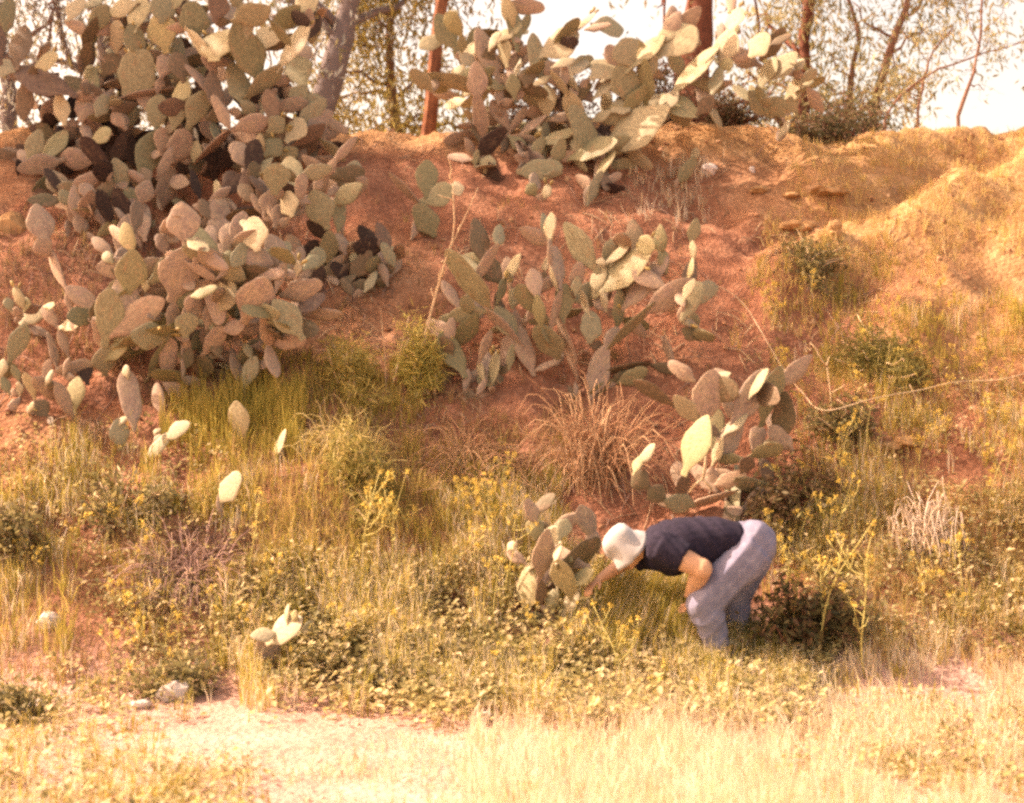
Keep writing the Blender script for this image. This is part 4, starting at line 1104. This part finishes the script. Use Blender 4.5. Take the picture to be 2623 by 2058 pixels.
# green grass
for a in [(-600, 900, 1060, 1820, 6000, 0.1, 0.28, 6, np.concatenate([GRN * 1.1, DRY[:2]]), .35, .006, 0.0, (0, 0)),
          (1600, 1800, 1545, 1680, 700, 0.25, 0.42, 5, np.concatenate([GRN, DRY[:1]]), .2, .007, -0.3, (.15, 0)),
          (1640, 2060, 1670, 1810, 2600, 0.13, 0.27, 6, np.concatenate([GRN, DRY[:3]]), .3, .006, -0.3, (0, 0)),
          (330, 800, 1010, 1240, 900, 0.18, 0.36, 7, GRN, .22, .007, -0.3, (0, 0)),
          (500, 1950, 1460, 1880, 8200, 0.12, 0.33, 6, np.concatenate([GRN * 1.15, DRY[:3], DRY[:1]]), .3, .006, -0.1, (0, 0)),
          (1480, 1850, 1490, 1740, 2000, 0.2, 0.38, 6, np.concatenate([GRN, DRY[:2]]), .15, .007, -0.5, (.28, 0)),
          (1850, 3300, 740, 1720, 8000, 0.1, 0.28, 6, np.concatenate([GRN * 1.1, DRY[:3]]), .35, .006, 0.0, (0, 0)),
          (450, 1500, 1080, 1560, 3000, 0.1, 0.26, 6, np.concatenate([GRN, GOLD[:3]]), .4, .006, 0.05, (0, 0)),
          (1850, 2900, 620, 1050, 1800, 0.08, 0.22, 6, GRN, .4, .006, 0.1, (0, 0)),
          (1100, 1500, 1180, 1560, 1500, 0.1, 0.26, 6, MIXG, .4, .006, 0.0, (0, 0)),
          (600, 1150, 900, 1150, 700, 0.08, 0.22, 6, GRN, .4, .006, 0.0, (0, 0)),
          (1900, 3300, 1650, 2300, 2200, 0.06, 0.18, 6, GRN, .4, .006, 0.15, (0, 0)),
          (-600, 1900, 1780, 2400, 1500, 0.05, 0.14, 6, GRN, .4, .006, 0.2, (0, 0))]:
    P = scatter(a[0], a[1], a[2], a[3], a[4], a[11] + (.12 if a[4] > 5000 else 0), int(a[0] + a[2] + a[4] + 3), None if a[2] < 1700 else sandfree)
    gg.add(*blades(P, a[5], a[6], a[7], a[8], a[9], a[10], int(a[4] + a[0] + 5), a[12]))
# leafy ground weeds
WEED = np.array([(.36, .31, .13), (.44, .37, .16), (.52, .43, .22), (.28, .25, .11), (.58, .48, .28)])
for a in [(600, 2100, 1640, 1900, 2400, 7, 0.040, 0.16), (450, 1800, 1420, 1720, 1700, 6, 0.038, 0.16), (1900, 2900, 1250, 1750, 1200, 6, 0.036, 0.15), (-400, 520, 1650, 2300, 700, 7, 0.034, 0.1), (2000, 3000, 1750, 2100, 900, 7, 0.032, 0.1),
          (200, 1100, 1500, 1760, 700, 6, 0.032, 0.12), (1600, 2200, 1600, 1760, 700, 8, 0.036, 0.14), (400, 700, 1950, 2150, 300, 7, 0.03, 0.08),
          (-300, 700, 1080, 1500, 700, 6, 0.03, 0.12), (1900, 2900, 850, 1600, 900, 6, 0.03, 0.12)]:
    P = scatter(a[0], a[1], a[2], a[3], a[4], 0.0, int(a[0] + a[2] + 77), sandfree)
    gb.add(*leaves_low(P, a[5], a[6], WEED, a[7], int(a[4] + 9)))
tag(link('dry_grass', gd.mesh('dry_grass', False, True), M_GRASS), 'pale dry grass over the track side and the bank', kind='stuff')
tag(link('green_grass', gg.mesh('green_grass', False, True), M_GRASS), 'yellow-green grass growing on the bank', kind='stuff')
tag(link('leafy_weeds', gb.mesh('leafy_weeds', False, True), M_LEAF), 'low leafy weeds growing along the foot of the bank', kind='stuff')

# ------------------------------------------------------------------ flowering weeds
def weed_mesh(seed, h=1.0, nb=7, flower=True):
    """unit-height branching stem; returns stem mesh and the flower meshes"""
    rg = np.random.default_rng(seed)
    g = Geo(); heads = []
    bend = rg.normal(0, 0.16, 2)
    t = np.linspace(0, 1, 9)
    P = np.stack([bend[0] * t ** 2 + 0.012 * np.sin(t * 9 + seed), bend[1] * t ** 2, t], 1)
    cs = (.46, .40, .14)
    g.add(*tube(P, np.linspace(.0085, .0035, 9), 5), c=cs)
    heads.append(P[-1])
    for i in range(nb):
        f = rg.uniform(0.28, 0.88); k = f * 8
        a = P[int(k)] + (P[min(8, int(k) + 1)] - P[int(k)]) * (k - int(k))
        az = rg.uniform(0, 2 * np.pi); L = rg.uniform(0.2, 0.5) * (1.15 - 0.5 * f)
        o = np.array([math.cos(az), math.sin(az), 0])
        pw_, rise = rg.uniform(.6, 1.3), rg.uniform(.4, 1.15)
        q = np.stack([a + o * L * rg.uniform(.68, .76) * s ** pw_ + np.array([0, 0, L * rise * (0.4 * s + 0.6 * s * s)]) + rg.normal(0, .006, 3) for s in np.linspace(0, 1, 6)])
        g.add(*tube(q, np.linspace(.006, .0032, 6), 4), c=cs)
        heads.append(q[-1])
        for j in range(2):
            s = q[rg.integers(2, 5)]
            e = s + np.array([rg.normal(0, .04), rg.normal(0, .04), rg.uniform(.04, .1)])
            g.add(*tube(np.stack([s, (s + e) / 2 + rg.normal(0, .008, 3), e]), [.004, .0035, .003], 4), c=cs)
            if rg.random() < .3: heads.append(e)
    for i in range(10):                        # narrow leaves up the stem
        f = rg.uniform(0.05, 0.7); a = P[int(f * 8)]
        az = rg.uniform(0, 2 * np.pi); d = np.array([math.cos(az), math.sin(az), rg.uniform(-.2, .7)])
        s = np.array([-math.sin(az), math.cos(az), 0]); L = rg.uniform(.05, .12)
        g.add([a, a + d * L * .5 + s * L * .16, a + d * L, a + d * L * .5 - s * L * .16], None, [[0, 1, 2, 3]], (.30, .28, .09))
    fl = []
    for hd in heads:
        f = Geo()
        for j in range(13):
            c = hd + rg.normal(0, 1, 3) * np.array([.014, .014, .018])
            d = rg.normal(0, 1, 3); d /= np.linalg.norm(d)
            s = np.cross(d, rg.normal(0, 1, 3)); s /= np.linalg.norm(s)
            r = rg.uniform(.007, .0145)
            f.add([c - d * r, c + s * r, c + d * r, c - s * r], None, [[0, 1, 2, 3]], np.array((.66, .50, .12)) * rg.uniform(.8, 1.15))
        fl.append(f.mesh('flower_cluster', False, True, off=hd)); fl[-1].materials.append(M_PETAL)
        fl[-1]['at'] = [float(v) for v in hd]
    st = g.mesh('stem', True, True); st.materials.append(M_STEM)
    return st, fl

WEEDS = [weed_mesh(200 + i, nb=[4, 5, 7, 5, 6, 3][i]) for i in range(6)]

def place_weed(px, py, top, label, group, var=None, rot=None, lean=0.0):
    v = RNG.integers(0, 6) if var is None else var
    st, fl = WEEDS[v]
    b = ground(px, py)
    h = max(0.15, (py - top) * b.y / F_PX)
    root = empty('mustard_plant', b)
    root.rotation_euler = (RNG.normal(0, .13), lean + RNG.normal(0, .13), RNG.uniform(0, 6.28) if rot is None else rot)
    hw = h
    root.scale = (hw, hw, hw) if h > 0.5 else (0.5, 0.5, h) if False else (hw, hw, hw)
    link('stem', st, None, root)
    for f in fl:
        o = link('flower_cluster', f, None, root)
        o.location = f['at']
        k = 1.0 / max(0.6, min(1.0, hw * 1.6)) if hw < 0.6 else 0.95
        o.scale = (k, k, k)
    tag(root, label, 'wildflower', group)

GW = 'yellow-flowered mustard plants on the bank'
for px, py, top, lab, var in [
    (1600, 1790, 1535, 'tall yellow-flowered weed standing in front of the bending person', 2),
    (2215, 1735, 1370, 'tallest yellow-flowered weed, right of the dark shrub beside the person', 4),
    (2090, 1700, 1330, 'yellow-flowered weed just behind the person, with paired flower heads', 1),
    (2150, 1420, 1215, 'bushy yellow-flowered weed on the slope above and right of the person', 2),
    (925, 1500, 1190, 'tall yellow-flowered weed in the middle of the brown grass', 2),
    (1010, 1500, 1230, 'forked yellow-flowered weed right of the one in the brown grass', 1),
    (640, 1500, 1270, 'yellow-flowered weed spreading below the lone pale pad', 4),
    (1255, 1420, 1230, 'yellow-flowered weed left of the knee-high cactus', 3),
    (1290, 1560, 1330, 'yellow-flowered weed touching the left of the knee-high cactus', 0),
    (2030, 1690, 1480, 'short yellow-flowered weed at the person\'s heels', 5),
    (310, 1830, 1590, 'pale yellow-flowered weed beside the white rock', 3),
    (660, 1760, 1700, 'stubby flower stalk leaning at the edge of the sandy track', 5),
    (395, 1790, 1680, 'yellow flower stalk leaning over the white rock', 5),
    (2260, 880, 760, 'yellow-flowered weed in the densest green of the right slope', 4),
    (1260, 1650, 1440, 'thin yellow-flowered weed below the knee-high cactus', 0),
    (1850, 1800, 1690, 'low yellow-flowered weed just below the person\'s feet', 3)]:
    place_weed(px, py, top, lab, GW, var)
for x0, x1, y0, y1, n, hh, lab in [
    (1950, 2600, 760, 1200, 26, (80, 130), 'small yellow-flowered weed scattered over the green upper right slope'),
    (1950, 2600, 1200, 1650, 18, (110, 200), 'medium yellow-flowered weed in the dry grass at the right edge'),
    (1050, 1320, 1180, 1500, 10, (90, 150), 'yellow-flowered weed in the brown patch left of the knee-high cactus'),
    (560, 1100, 1530, 1800, 11, (80, 140), 'small yellow-flowered weed along the lower middle of the bank'),
    (20, 560, 1250, 1750, 11, (80, 140), 'small yellow-flowered weed in the green grass of the lower left'),
    (1300, 1900, 1650, 1840, 12, (80, 130), 'low yellow-flowered weed in front of the person near the track')]:
    for i in range(n):
        px, py = RNG.uniform(x0, x1), RNG.uniform(y0, y1)
        place_weed(px, py, py - RNG.uniform(*hh), lab, GW)

# ------------------------------------------------------------------ dry stalks, brush, cord, twigs
def stalk(name, label, cat, pix, rad, shift=0.0, mat=None, twigs=0):
    b = ground(*pix[0])
    Y0 = b.y
    P = [np.array([b.x, b.y, b.z - 0.03])]
    for px, py in pix[1:]:
        d = float(depth(px, py))
        P.append(pt(px, py, min(Y0 + shift, d - 0.05)))
    P = np.array(P)
    d = np.concatenate([[0], np.cumsum(np.linalg.norm(np.diff(P, axis=0), axis=1))])
    t = np.linspace(0, d[-1], 12)
    Q = np.stack([np.interp(t, d, P[:, k]) for k in range(3)], 1)
    root = empty(name, b)
    tag(root, label, cat)
    g = Geo(); g.add(*tube(Q, np.linspace(rad * .62, rad * .3, 12), 6))
    link('stem', g.mesh('stem', off=b), mat or M_STALK, root)
    if twigs:
        for i in range(twigs):
            k = RNG.integers(4, 12)
            e = Q[k] + np.array([RNG.normal(0, .1), RNG.normal(0, .08), RNG.uniform(.05, .2)])
            g2 = Geo(); g2.add(*tube(wiggle(Q[k], e, 5, .15), np.linspace(rad * .45, rad * .2, 5), 4))
            link('twig', g2.mesh('twig', off=b), mat or M_STALK, root)

stalk('dry_stalk', 'tallest pale dry stalk leaning right across the red slope', 'stalk', [(1050, 1010), (1085, 870), (1130, 700), (1165, 600), (1160, 470)], .016, twigs=4)
stalk('dry_stalk', 'forked upper dry stalk crossing the tallest one near its tip', 'stalk', [(1060, 1010), (1100, 820), (1150, 640), (1190, 560), (1225, 480)], .010, twigs=2)
stalk('dry_stalk', 'short thick broken stalk left of the tallest one', 'stalk', [(1000, 1000), (1018, 940), (1034, 862)], .013)
stalk('dry_stalk', 'thin dry stalk standing left of the broken one', 'stalk', [(990, 1010), (985, 900), (975, 790)], .006, twigs=3)
stalk('dry_stalk', 'thin curved stalk arching left of the feathery plant', 'stalk', [(925, 990), (940, 950), (990, 912), (1030, 908)], .008)
stalk('dry_stalk', 'pale branched dry stalk standing upright by the cord on the right slope', 'stalk', [(2135, 1090), (2130, 1040), (2124, 980), (2118, 940)], .014, twigs=3)
stalk('dry_stalk', 'white splinter of dry wood leaning under the cord', 'stalk', [(2365, 1070), (2345, 1020), (2330, 985)], .018)

def brush(name, label, px, py, w, h, n, cols, seed):
    rg = np.random.default_rng(seed)
    b = ground(px, py); s = b.y / F_PX
    g = Geo()
    for i in range(n):
        az = rg.uniform(0, 2 * np.pi); r = w * s * .5 * rg.uniform(.3, 1.05); hh = h * s * rg.uniform(.35, 1.0)
        o = np.array([math.cos(az) * r, math.sin(az) * r * .7, 0])
        st = rg.normal(0, .07, 3) * np.array([1.4, 1, 0])
        t = np.linspace(0, 1, 7)[:, None]
        q = st + o * t + np.array([0, 0, 1.0]) * hh * np.sin(t * rg.uniform(1.5, 2.9)) + np.cumsum(rg.normal(0, .008, (7, 3)), 0)
        q[:, 2] += terrain(b.x + q[:, 0], b.y + q[:, 1]) - b.z
        g.add(*tube(q, np.linspace(.0055, .002, 7), 4, caps=False), c=np.array(cols[rg.integers(0, len(cols))]) * rg.uniform(.8, 1.2))
    me = g.mesh(name, True, True); me.materials.append(M_STEM)
    o = link(name, me, None, loc=b)
    tag(o, label, 'brush')
brush('dry_brush', 'tan tangle of dead twigs left of the leggy cactus above the person', 1530, 1225, 420, 190, 210, [(.46, .28, .16), (.55, .37, .22), (.36, .2, .11)], 5)
brush('dry_brush', 'low brown mat of dead twigs in the middle of the bank', 1210, 1230, 340, 90, 160, [(.36, .22, .13), (.44, .28, .16)], 6)
brush('dry_brush', 'purplish mat of dead twigs under the yellow weed at lower left', 480, 1500, 380, 70, 170, [(.30, .19, .16), (.36, .24, .18)], 7)
brush('dry_brush', 'whitish frayed clump of dead stems at the right, level with the person\'s back', 2385, 1430, 150, 150, 90, [(.62, .52, .42), (.55, .42, .3)], 8)
brush('dry_brush', 'yellow straw heap below the fennel in the middle of the bank', 900, 1190, 260, 80, 150, [(.52, .42, .18), (.46, .34, .15)], 9)

def cord():
    pix = [(1778, 722, .06), (1830, 728, .1), (1880, 752, .08), (1915, 790, .05), (1950, 850, .05), (1990, 920, .05), (2030, 980, .06), (2062, 1012, .06),
           (2080, 1040, .08), (2100, 1054, .1), (2140, 1052, .12), (2200, 1030, .14), (2280, 1012, .16), (2360, 1000, .16), (2430, 980, .16), (2500, 975, .16), (2560, 976, .16), (2623, 958, .14), (2720, 930, .1), (2800, 940, .05)]
    P = []
    for i, (px, py, m) in enumerate(pix):
        P.append(pt(px, py, float(depth(px, py)) - m * 3.0 - .24))
    P = np.array(P)
    d = np.concatenate([[0], np.cumsum(np.linalg.norm(np.diff(P, axis=0), axis=1))])
    t = np.linspace(0, d[-1], 90)
    Q = np.stack([np.interp(t, d, P[:, k]) for k in range(3)], 1)
    for k in range(4): Q[1:-1] = (Q[:-2] + 2 * Q[1:-1] + Q[2:]) / 4
    g = Geo(); g.add(*tube(Q, np.full(90, .0032), 6))
    tag(link('cord', g.mesh('cord'), noise_mat('cord_fibre', (.55, .44, .28), (.68, .56, .38), 60, .8, 0)), 'thin pale cord looping down from the central cactus across the right slope', 'cord')
cord()

def forked_twig():
    b = ground(1795, 1300)
    Y = b.y - 0.35
    g = Geo()
    for a in ([(1808, 1160), (1806, 1200), (1800, 1232)], [(1800, 1228), (1780, 1242), (1765, 1262)], [(1800, 1228), (1812, 1240), (1825, 1254)]):
        g.add(*tube(np.array([pt(*q, Y) for q in a]), [.007, .012, .009], 6))
    o = link('forked_twig', g.mesh('forked_twig', off=pt(1800, 1230, Y)), M_STALK, loc=pt(1800, 1230, Y))
    tag(o, 'white Y-shaped twig caught in front of the leggy cactus', 'twig')
forked_twig()

# ------------------------------------------------------------------ the person
PB = ground(1865, 1690)
PPM = F_PX / PB.y
def P9(x, y, d=0.0):
    return np.array([(1500 + x / 4.187 - 1865) / PPM, d, (1690 - (1300 + y / 4.187)) / PPM])

def remeshed(name, g, voxel, smooth_it=4, wrinkle=0.0, wscale=14, seed=0, wdir=None):
    me = g.mesh(name)
    o = bpy.data.objects.new(name + '_raw', me)
    COL.objects.link(o)
    r = o.modifiers.new('r', 'REMESH'); r.mode = 'VOXEL'; r.voxel_size = voxel
    s = o.modifiers.new('s', 'SMOOTH'); s.iterations = smooth_it; s.factor = 0.5
    dg = bpy.context.evaluated_depsgraph_get()
    ev = o.evaluated_get(dg)
    out = bpy.data.meshes.new_from_object(ev, depsgraph=dg)
    bpy.data.objects.remove(o); bpy.data.meshes.remove(me)
    out.name = name
    n = len(out.vertices)
    if wrinkle:
        co = np.zeros(n * 3, np.float32); out.vertices.foreach_get('co', co); co = co.reshape(-1, 3).astype(float)
        no = np.zeros(n * 3, np.float32); out.vertices.foreach_get('normal', no); no = no.reshape(-1, 3)
        u = co @ np.array(wdir if wdir is not None else (1, 0.3, 0.4))
        v = co @ np.array((0.2, 1.0, -0.3))
        w = fbm(u * wscale, v * wscale * 0.35 + seed, 1.0, 3, seed)
        w = 1 - 2 * np.abs(w)
        co = co + no * (w * wrinkle)[:, None]
        out.vertices.foreach_set('co', co.astype(np.float32).ravel())
    out.polygons.foreach_set('use_smooth', np.ones(len(out.polygons), bool))
    out.update()
    return out

def make_person():
    root = empty('person', PB)
    tag(root, 'person in navy shirt, faded blue jeans and white sun hat bending down to the left', 'person')
    skin = noise_mat('skin', (.50, .29, .18), (.58, .36, .23), 12, 0.55, 0.05, 0.002)
    navy = noise_mat('navy_cloth', (.012, .010, .022), (.024, .019, .04), 40, 0.9, 0.3, 0.003)
    denim = noise_mat('faded_denim', (.165, .165, .25), (.195, .195, .285), 18, 0.9, 0.3, 0.003, c3=(.265, .26, .355))
    hatm = noise_mat('white_cotton', (.36, .355, .37), (.46, .45, .45), 22, 0.9, 0.3, 0.003)
    hairm = noise_mat('grey_hair', (.35, .30, .26), (.5, .45, .4), 40, 0.7, 0.4, 0.004)
    leather = noise_mat('brown_leather', (.06, .035, .025), (.1, .06, .04), 20, 0.6, 0.2, 0.003)
    Yv = (0, 1, 0)
    up = np.array([-.77, 0, .63]); fd = np.array([-.63, 0, -.77]); sd = np.array([0, 1.0, 0])
    hc = P9(455, 455)
    # ---- body: one continuous surface with head, arms, hands and legs
    g = Geo()
    g.add(*tube([P9(1800, 430), P9(1540, 360), P9(1250, 390), P9(950, 430), P9(720, 430)], [(.15, .12), (.13, .1), (.15, .115), (.17, .12), (.13, .09)], 16, Yv))
    g.add(*tube([P9(760, 440), P9(640, 470), P9(540, 500)], [.062, .056, .056], 12, Yv))
    g.add(*ellipsoid(hc, (.092, .076, .112), np.stack([fd, sd, up]), 18, 14))
    g.add(*ellipsoid(hc + fd * .035 - up * .055, (.058, .052, .06), np.stack([fd, sd, up]), 14, 10))       # jaw
    g.add(*ellipsoid(hc + fd * .098 - up * .025, (.018, .014, .026), np.stack([fd, sd, up]), 10, 8))         # nose
    g.add(*ellipsoid(hc + fd * .082 - up * .072, (.013, .024, .008), np.stack([fd, sd, up]), 8, 6))          # lips
    g.add(*ellipsoid(hc + fd * .078 - up * .098, (.02, .024, .016), np.stack([fd, sd, up]), 8, 6))           # chin
    for sg in (-1, 1):
        g.add(*ellipsoid(hc + sd * .078 * sg - fd * .012 - up * .02, (.02, .01, .032), np.stack([fd, sd, up]), 10, 8))   # ears
        g.add(*ellipsoid(hc + sd * .03 * sg + fd * .078 + up * .012, (.016, .024, .008), np.stack([fd, sd, up]), 8, 6))    # brows
    def arm(sh, el, wr, thick=1.0):
        g.add(*tube([sh, sh + (el - sh) * .5, el], [.062 * thick, .055 * thick, .047 * thick], 14))
        g.add(*tube([el, el + (wr - el) * .35, wr], [.047 * thick, .046 * thick, .029 * thick], 14))
        g.add(*ellipsoid(el, (.05 * thick,) * 3))
    def hand(wr, d, nrm, thumb_sg):
        d = d / np.linalg.norm(d); nrm = nrm - d * nrm.dot(d); nrm /= np.linalg.norm(nrm)
        s = np.cross(d, nrm)
        pc = wr + d * .05
        g.add(*tube([wr - d * .01, wr + d * .03, wr + d * .075, wr + d * .092], [(.026, .02), (.036, .016), (.042, .015), (.038, .012)], 12, s))
        for i, (o, L) in enumerate(((-.031, .066), (-.010, .078), (.011, .073), (.031, .056))):
            q = wr + d * .085 + s * o
            a = [q]
            for j, (fl, k) in enumerate(((.35, .45), (.85, .32), (1.25, .23))):
                dd = d * math.cos(fl) + nrm * math.sin(fl) + s * o * 1.2
                a.append(a[-1] + dd * L * k)
            g.add(*tube(a, [.0095, .009, .0085, .007], 8))
        q = wr + d * .025 + s * .03 * thumb_sg
        dd = (d * .6 + s * .75 * thumb_sg + nrm * .3)
        g.add(*tube([q, q + dd * .035, q + dd * .05 + d * .025 + nrm * .01], [.013, .0115, .009], 8))
    n_el, n_wr = P9(1195, 640, -.24), P9(1118, 950, -.06)
    n_sh = P9(800, 440, -.17)
    arm(n_sh, n_el, n_wr, 1.38)
    hand(n_wr, n_wr - n_el + np.array([-.01, .0, -.05]), np.array([-.8, .3, -.2]), 1)
    f_el, f_wr = P9(440, 670, .30), P9(160, 815, .14)
    f_sh = P9(790, 500, .17)
    arm(f_sh, f_el, f_wr)
    hand(f_wr, f_wr - f_el + np.array([-.03, 0, -.06]), np.array([-.1, -.2, -.9]), 1)
    legs = [([P9(1800, 450, -.09), P9(1500, 720, -.11), P9(1240, 1030, -.13)], [P9(1240, 1030, -.13), P9(1330, 1260, -.11), P9(1400, 1520, -.09)]),
            ([P9(1840, 480, .10), P9(1760, 760, .17), P9(1660, 1030, .20)], [P9(1660, 1030, .20), P9(1660, 1250, .19), P9(1640, 1520, .18)])]
    for th, sh in legs:
        g.add(*tube(th, [.085, .075, .058], 14, Yv)); g.add(*tube(sh, [.058, .052, .036], 14, Yv))
    link('body', remeshed('body', g, .0055, 3), skin, root)
    # ---- trousers
    g = Geo()
    g.add(*tube([P9(1570, 370), P9(1640, 370), P9(1790, 420), P9(1870, 480)], [(.165, .105), (.175, .115), (.19, .145), (.16, .10)], 20, Yv))
    g.add(*ellipsoid(P9(1800, 400, -.085), (.13, .11, .14), None, 16, 12))
    g.add(*ellipsoid(P9(1810, 405, .085), (.13, .11, .14), None, 16, 12))
    for (th, sh), k in zip(legs, (1.0, .95)):
        a, b, c = th
        g.add(*tube([a, a + (b - a) * .6, b, c], [.135 * k, .134 * k, .122 * k, .105 * k], 18, Yv))
        g.add(*ellipsoid(c, (.105 * k,) * 3))
        d, e, f = sh
        g.add(*tube([d, d + (e - d) * .5, e, e + (f - e) * .5, f], [.105 * k, .10 * k, .088 * k, .076 * k, .068 * k], 18, Yv))
    link('trousers', remeshed('trousers', g, .011, 4, .013, 7, 3, (.8, .2, -.7)), denim, root)
    # ---- shirt with short sleeves
    g = Geo()
    g.add(*tube([P9(1640, 350), P9(1530, 340), P9(1330, 385), P9(1080, 430), P9(860, 460), P9(700, 460), P9(630, 465)],
                [(.17, .105), (.168, .125), (.178, .16), (.19, .178), (.19, .170), (.15, .13), (.085, .075)], 22, Yv))
    for sh, el, kk in ((n_sh, n_el, .56), (f_sh, f_el, .62)):
        g.add(*ellipsoid(sh, (.115, .085, .115)))
        g.add(*tube([sh + (el - sh) * -.08, sh + (el - sh) * .3, sh + (el - sh) * kk], [.105, .10, .094], 16))
    link('shirt', remeshed('shirt', g, .011, 4, .012, 8, 5, (.9, .3, .5)), navy, root)
    # ---- hat: soft crown, stitched band and drooping brim
    g = Geo()
    rings = [(-.082, .138, .015), (-.062, .132, .01), (-.028, .118, .0), (.008, .107, 0), (.012, .1065, 0), (.05, .106, 0), (.085, .098, 0), (.112, .075, 0), (.125, .04, 0), (.128, .004, 0)]
    ang = np.linspace(0, 2 * np.pi, 36, endpoint=False)
    V = []
    hb = hc + up * .03
    for h, r, dr in rings:
        k = 1 + .035 * np.sin(ang * 3 + h * 40) + .03 * np.sin(ang * 5 + 2 - h * 30) + .02 * np.sin(ang * 9 + 1 + h * 25)
        fwd = np.cos(ang)
        hh = h + (.02 * np.cos(ang * 2 + .5) - .012 * (fwd > .2)) * (h < 0) * (1 if h < -.02 else .5)
        V.append(hb + (np.cos(ang) * r * 1.08 * k)[:, None] * fd + (np.sin(ang) * r * .94 * k)[:, None] * sd + hh[:, None] * up if hasattr(hh, '__len__') else hb)
    V = np.concatenate(V)
    k = np.arange(36)
    Q = np.concatenate([np.stack([i * 36 + k, i * 36 + (k + 1) % 36, (i + 1) * 36 + (k + 1) % 36, (i + 1) * 36 + k], 1) for i in range(len(rings) - 1)])
    hme = mesh_np('hat', V, Q)
    h_o = link('hat', hme, hatm, root)
    so = h_o.modifiers.new('thick', 'SOLIDIFY'); so.thickness = .004; so.offset = 0
    # ---- hair under the hat
    g = Geo()
    for i in range(90):
        a = RNG.uniform(R(95), R(265))
        p0 = hc + fd * math.cos(a) * .088 + sd * math.sin(a) * .078 + up * RNG.uniform(.0, .03)
        p1 = p0 - up * RNG.uniform(.03, .06) + (fd * math.cos(a) + sd * math.sin(a)) * .006
        g.add(*tube([p0, (p0 + p1) / 2 + (fd * math.cos(a) + sd * math.sin(a)) * .006, p1], [.006, .006, .002], 5))
    link('hair', g.mesh('hair'), hairm, root)
    for sg in (-1, 1):
        ge = Geo(); ge.add(*ellipsoid(hc + sd * .03 * sg + fd * .083 - up * .002, (.010, .013, .008), np.stack([fd, sd, up]), 10, 8))
        link('eye', ge.mesh('eye'), noise_mat('eye_white', (.5, .45, .4), (.55, .5, .45), 5, .3, 0), root)
    # ---- shoes
    for an, yy in ((legs[0][1][2], -.09), (legs[1][1][2], .18)):
        g = Geo()
        gz = float(terrain(PB.x + an[0], PB.y + yy)) - PB.z
        b = np.array([an[0] + .03, yy, gz + .045])
        g.add(*tube([b + np.array([.06, 0, 0]), b, b + np.array([-.09, 0, -.005]), b + np.array([-.17, 0, -.015]), b + np.array([-.215, 0, -.02])],
                    [(.03, .038), (.042, .05), (.045, .042), (.044, .032), (.025, .02)], 14, Yv))
        g.add(*tube([np.array([an[0], yy, an[2]]), b + np.array([0, 0, .01])], [.05, .05], 12, Yv))
        link('shoe', remeshed('shoe', g, .008, 3), leather, root)
make_person()
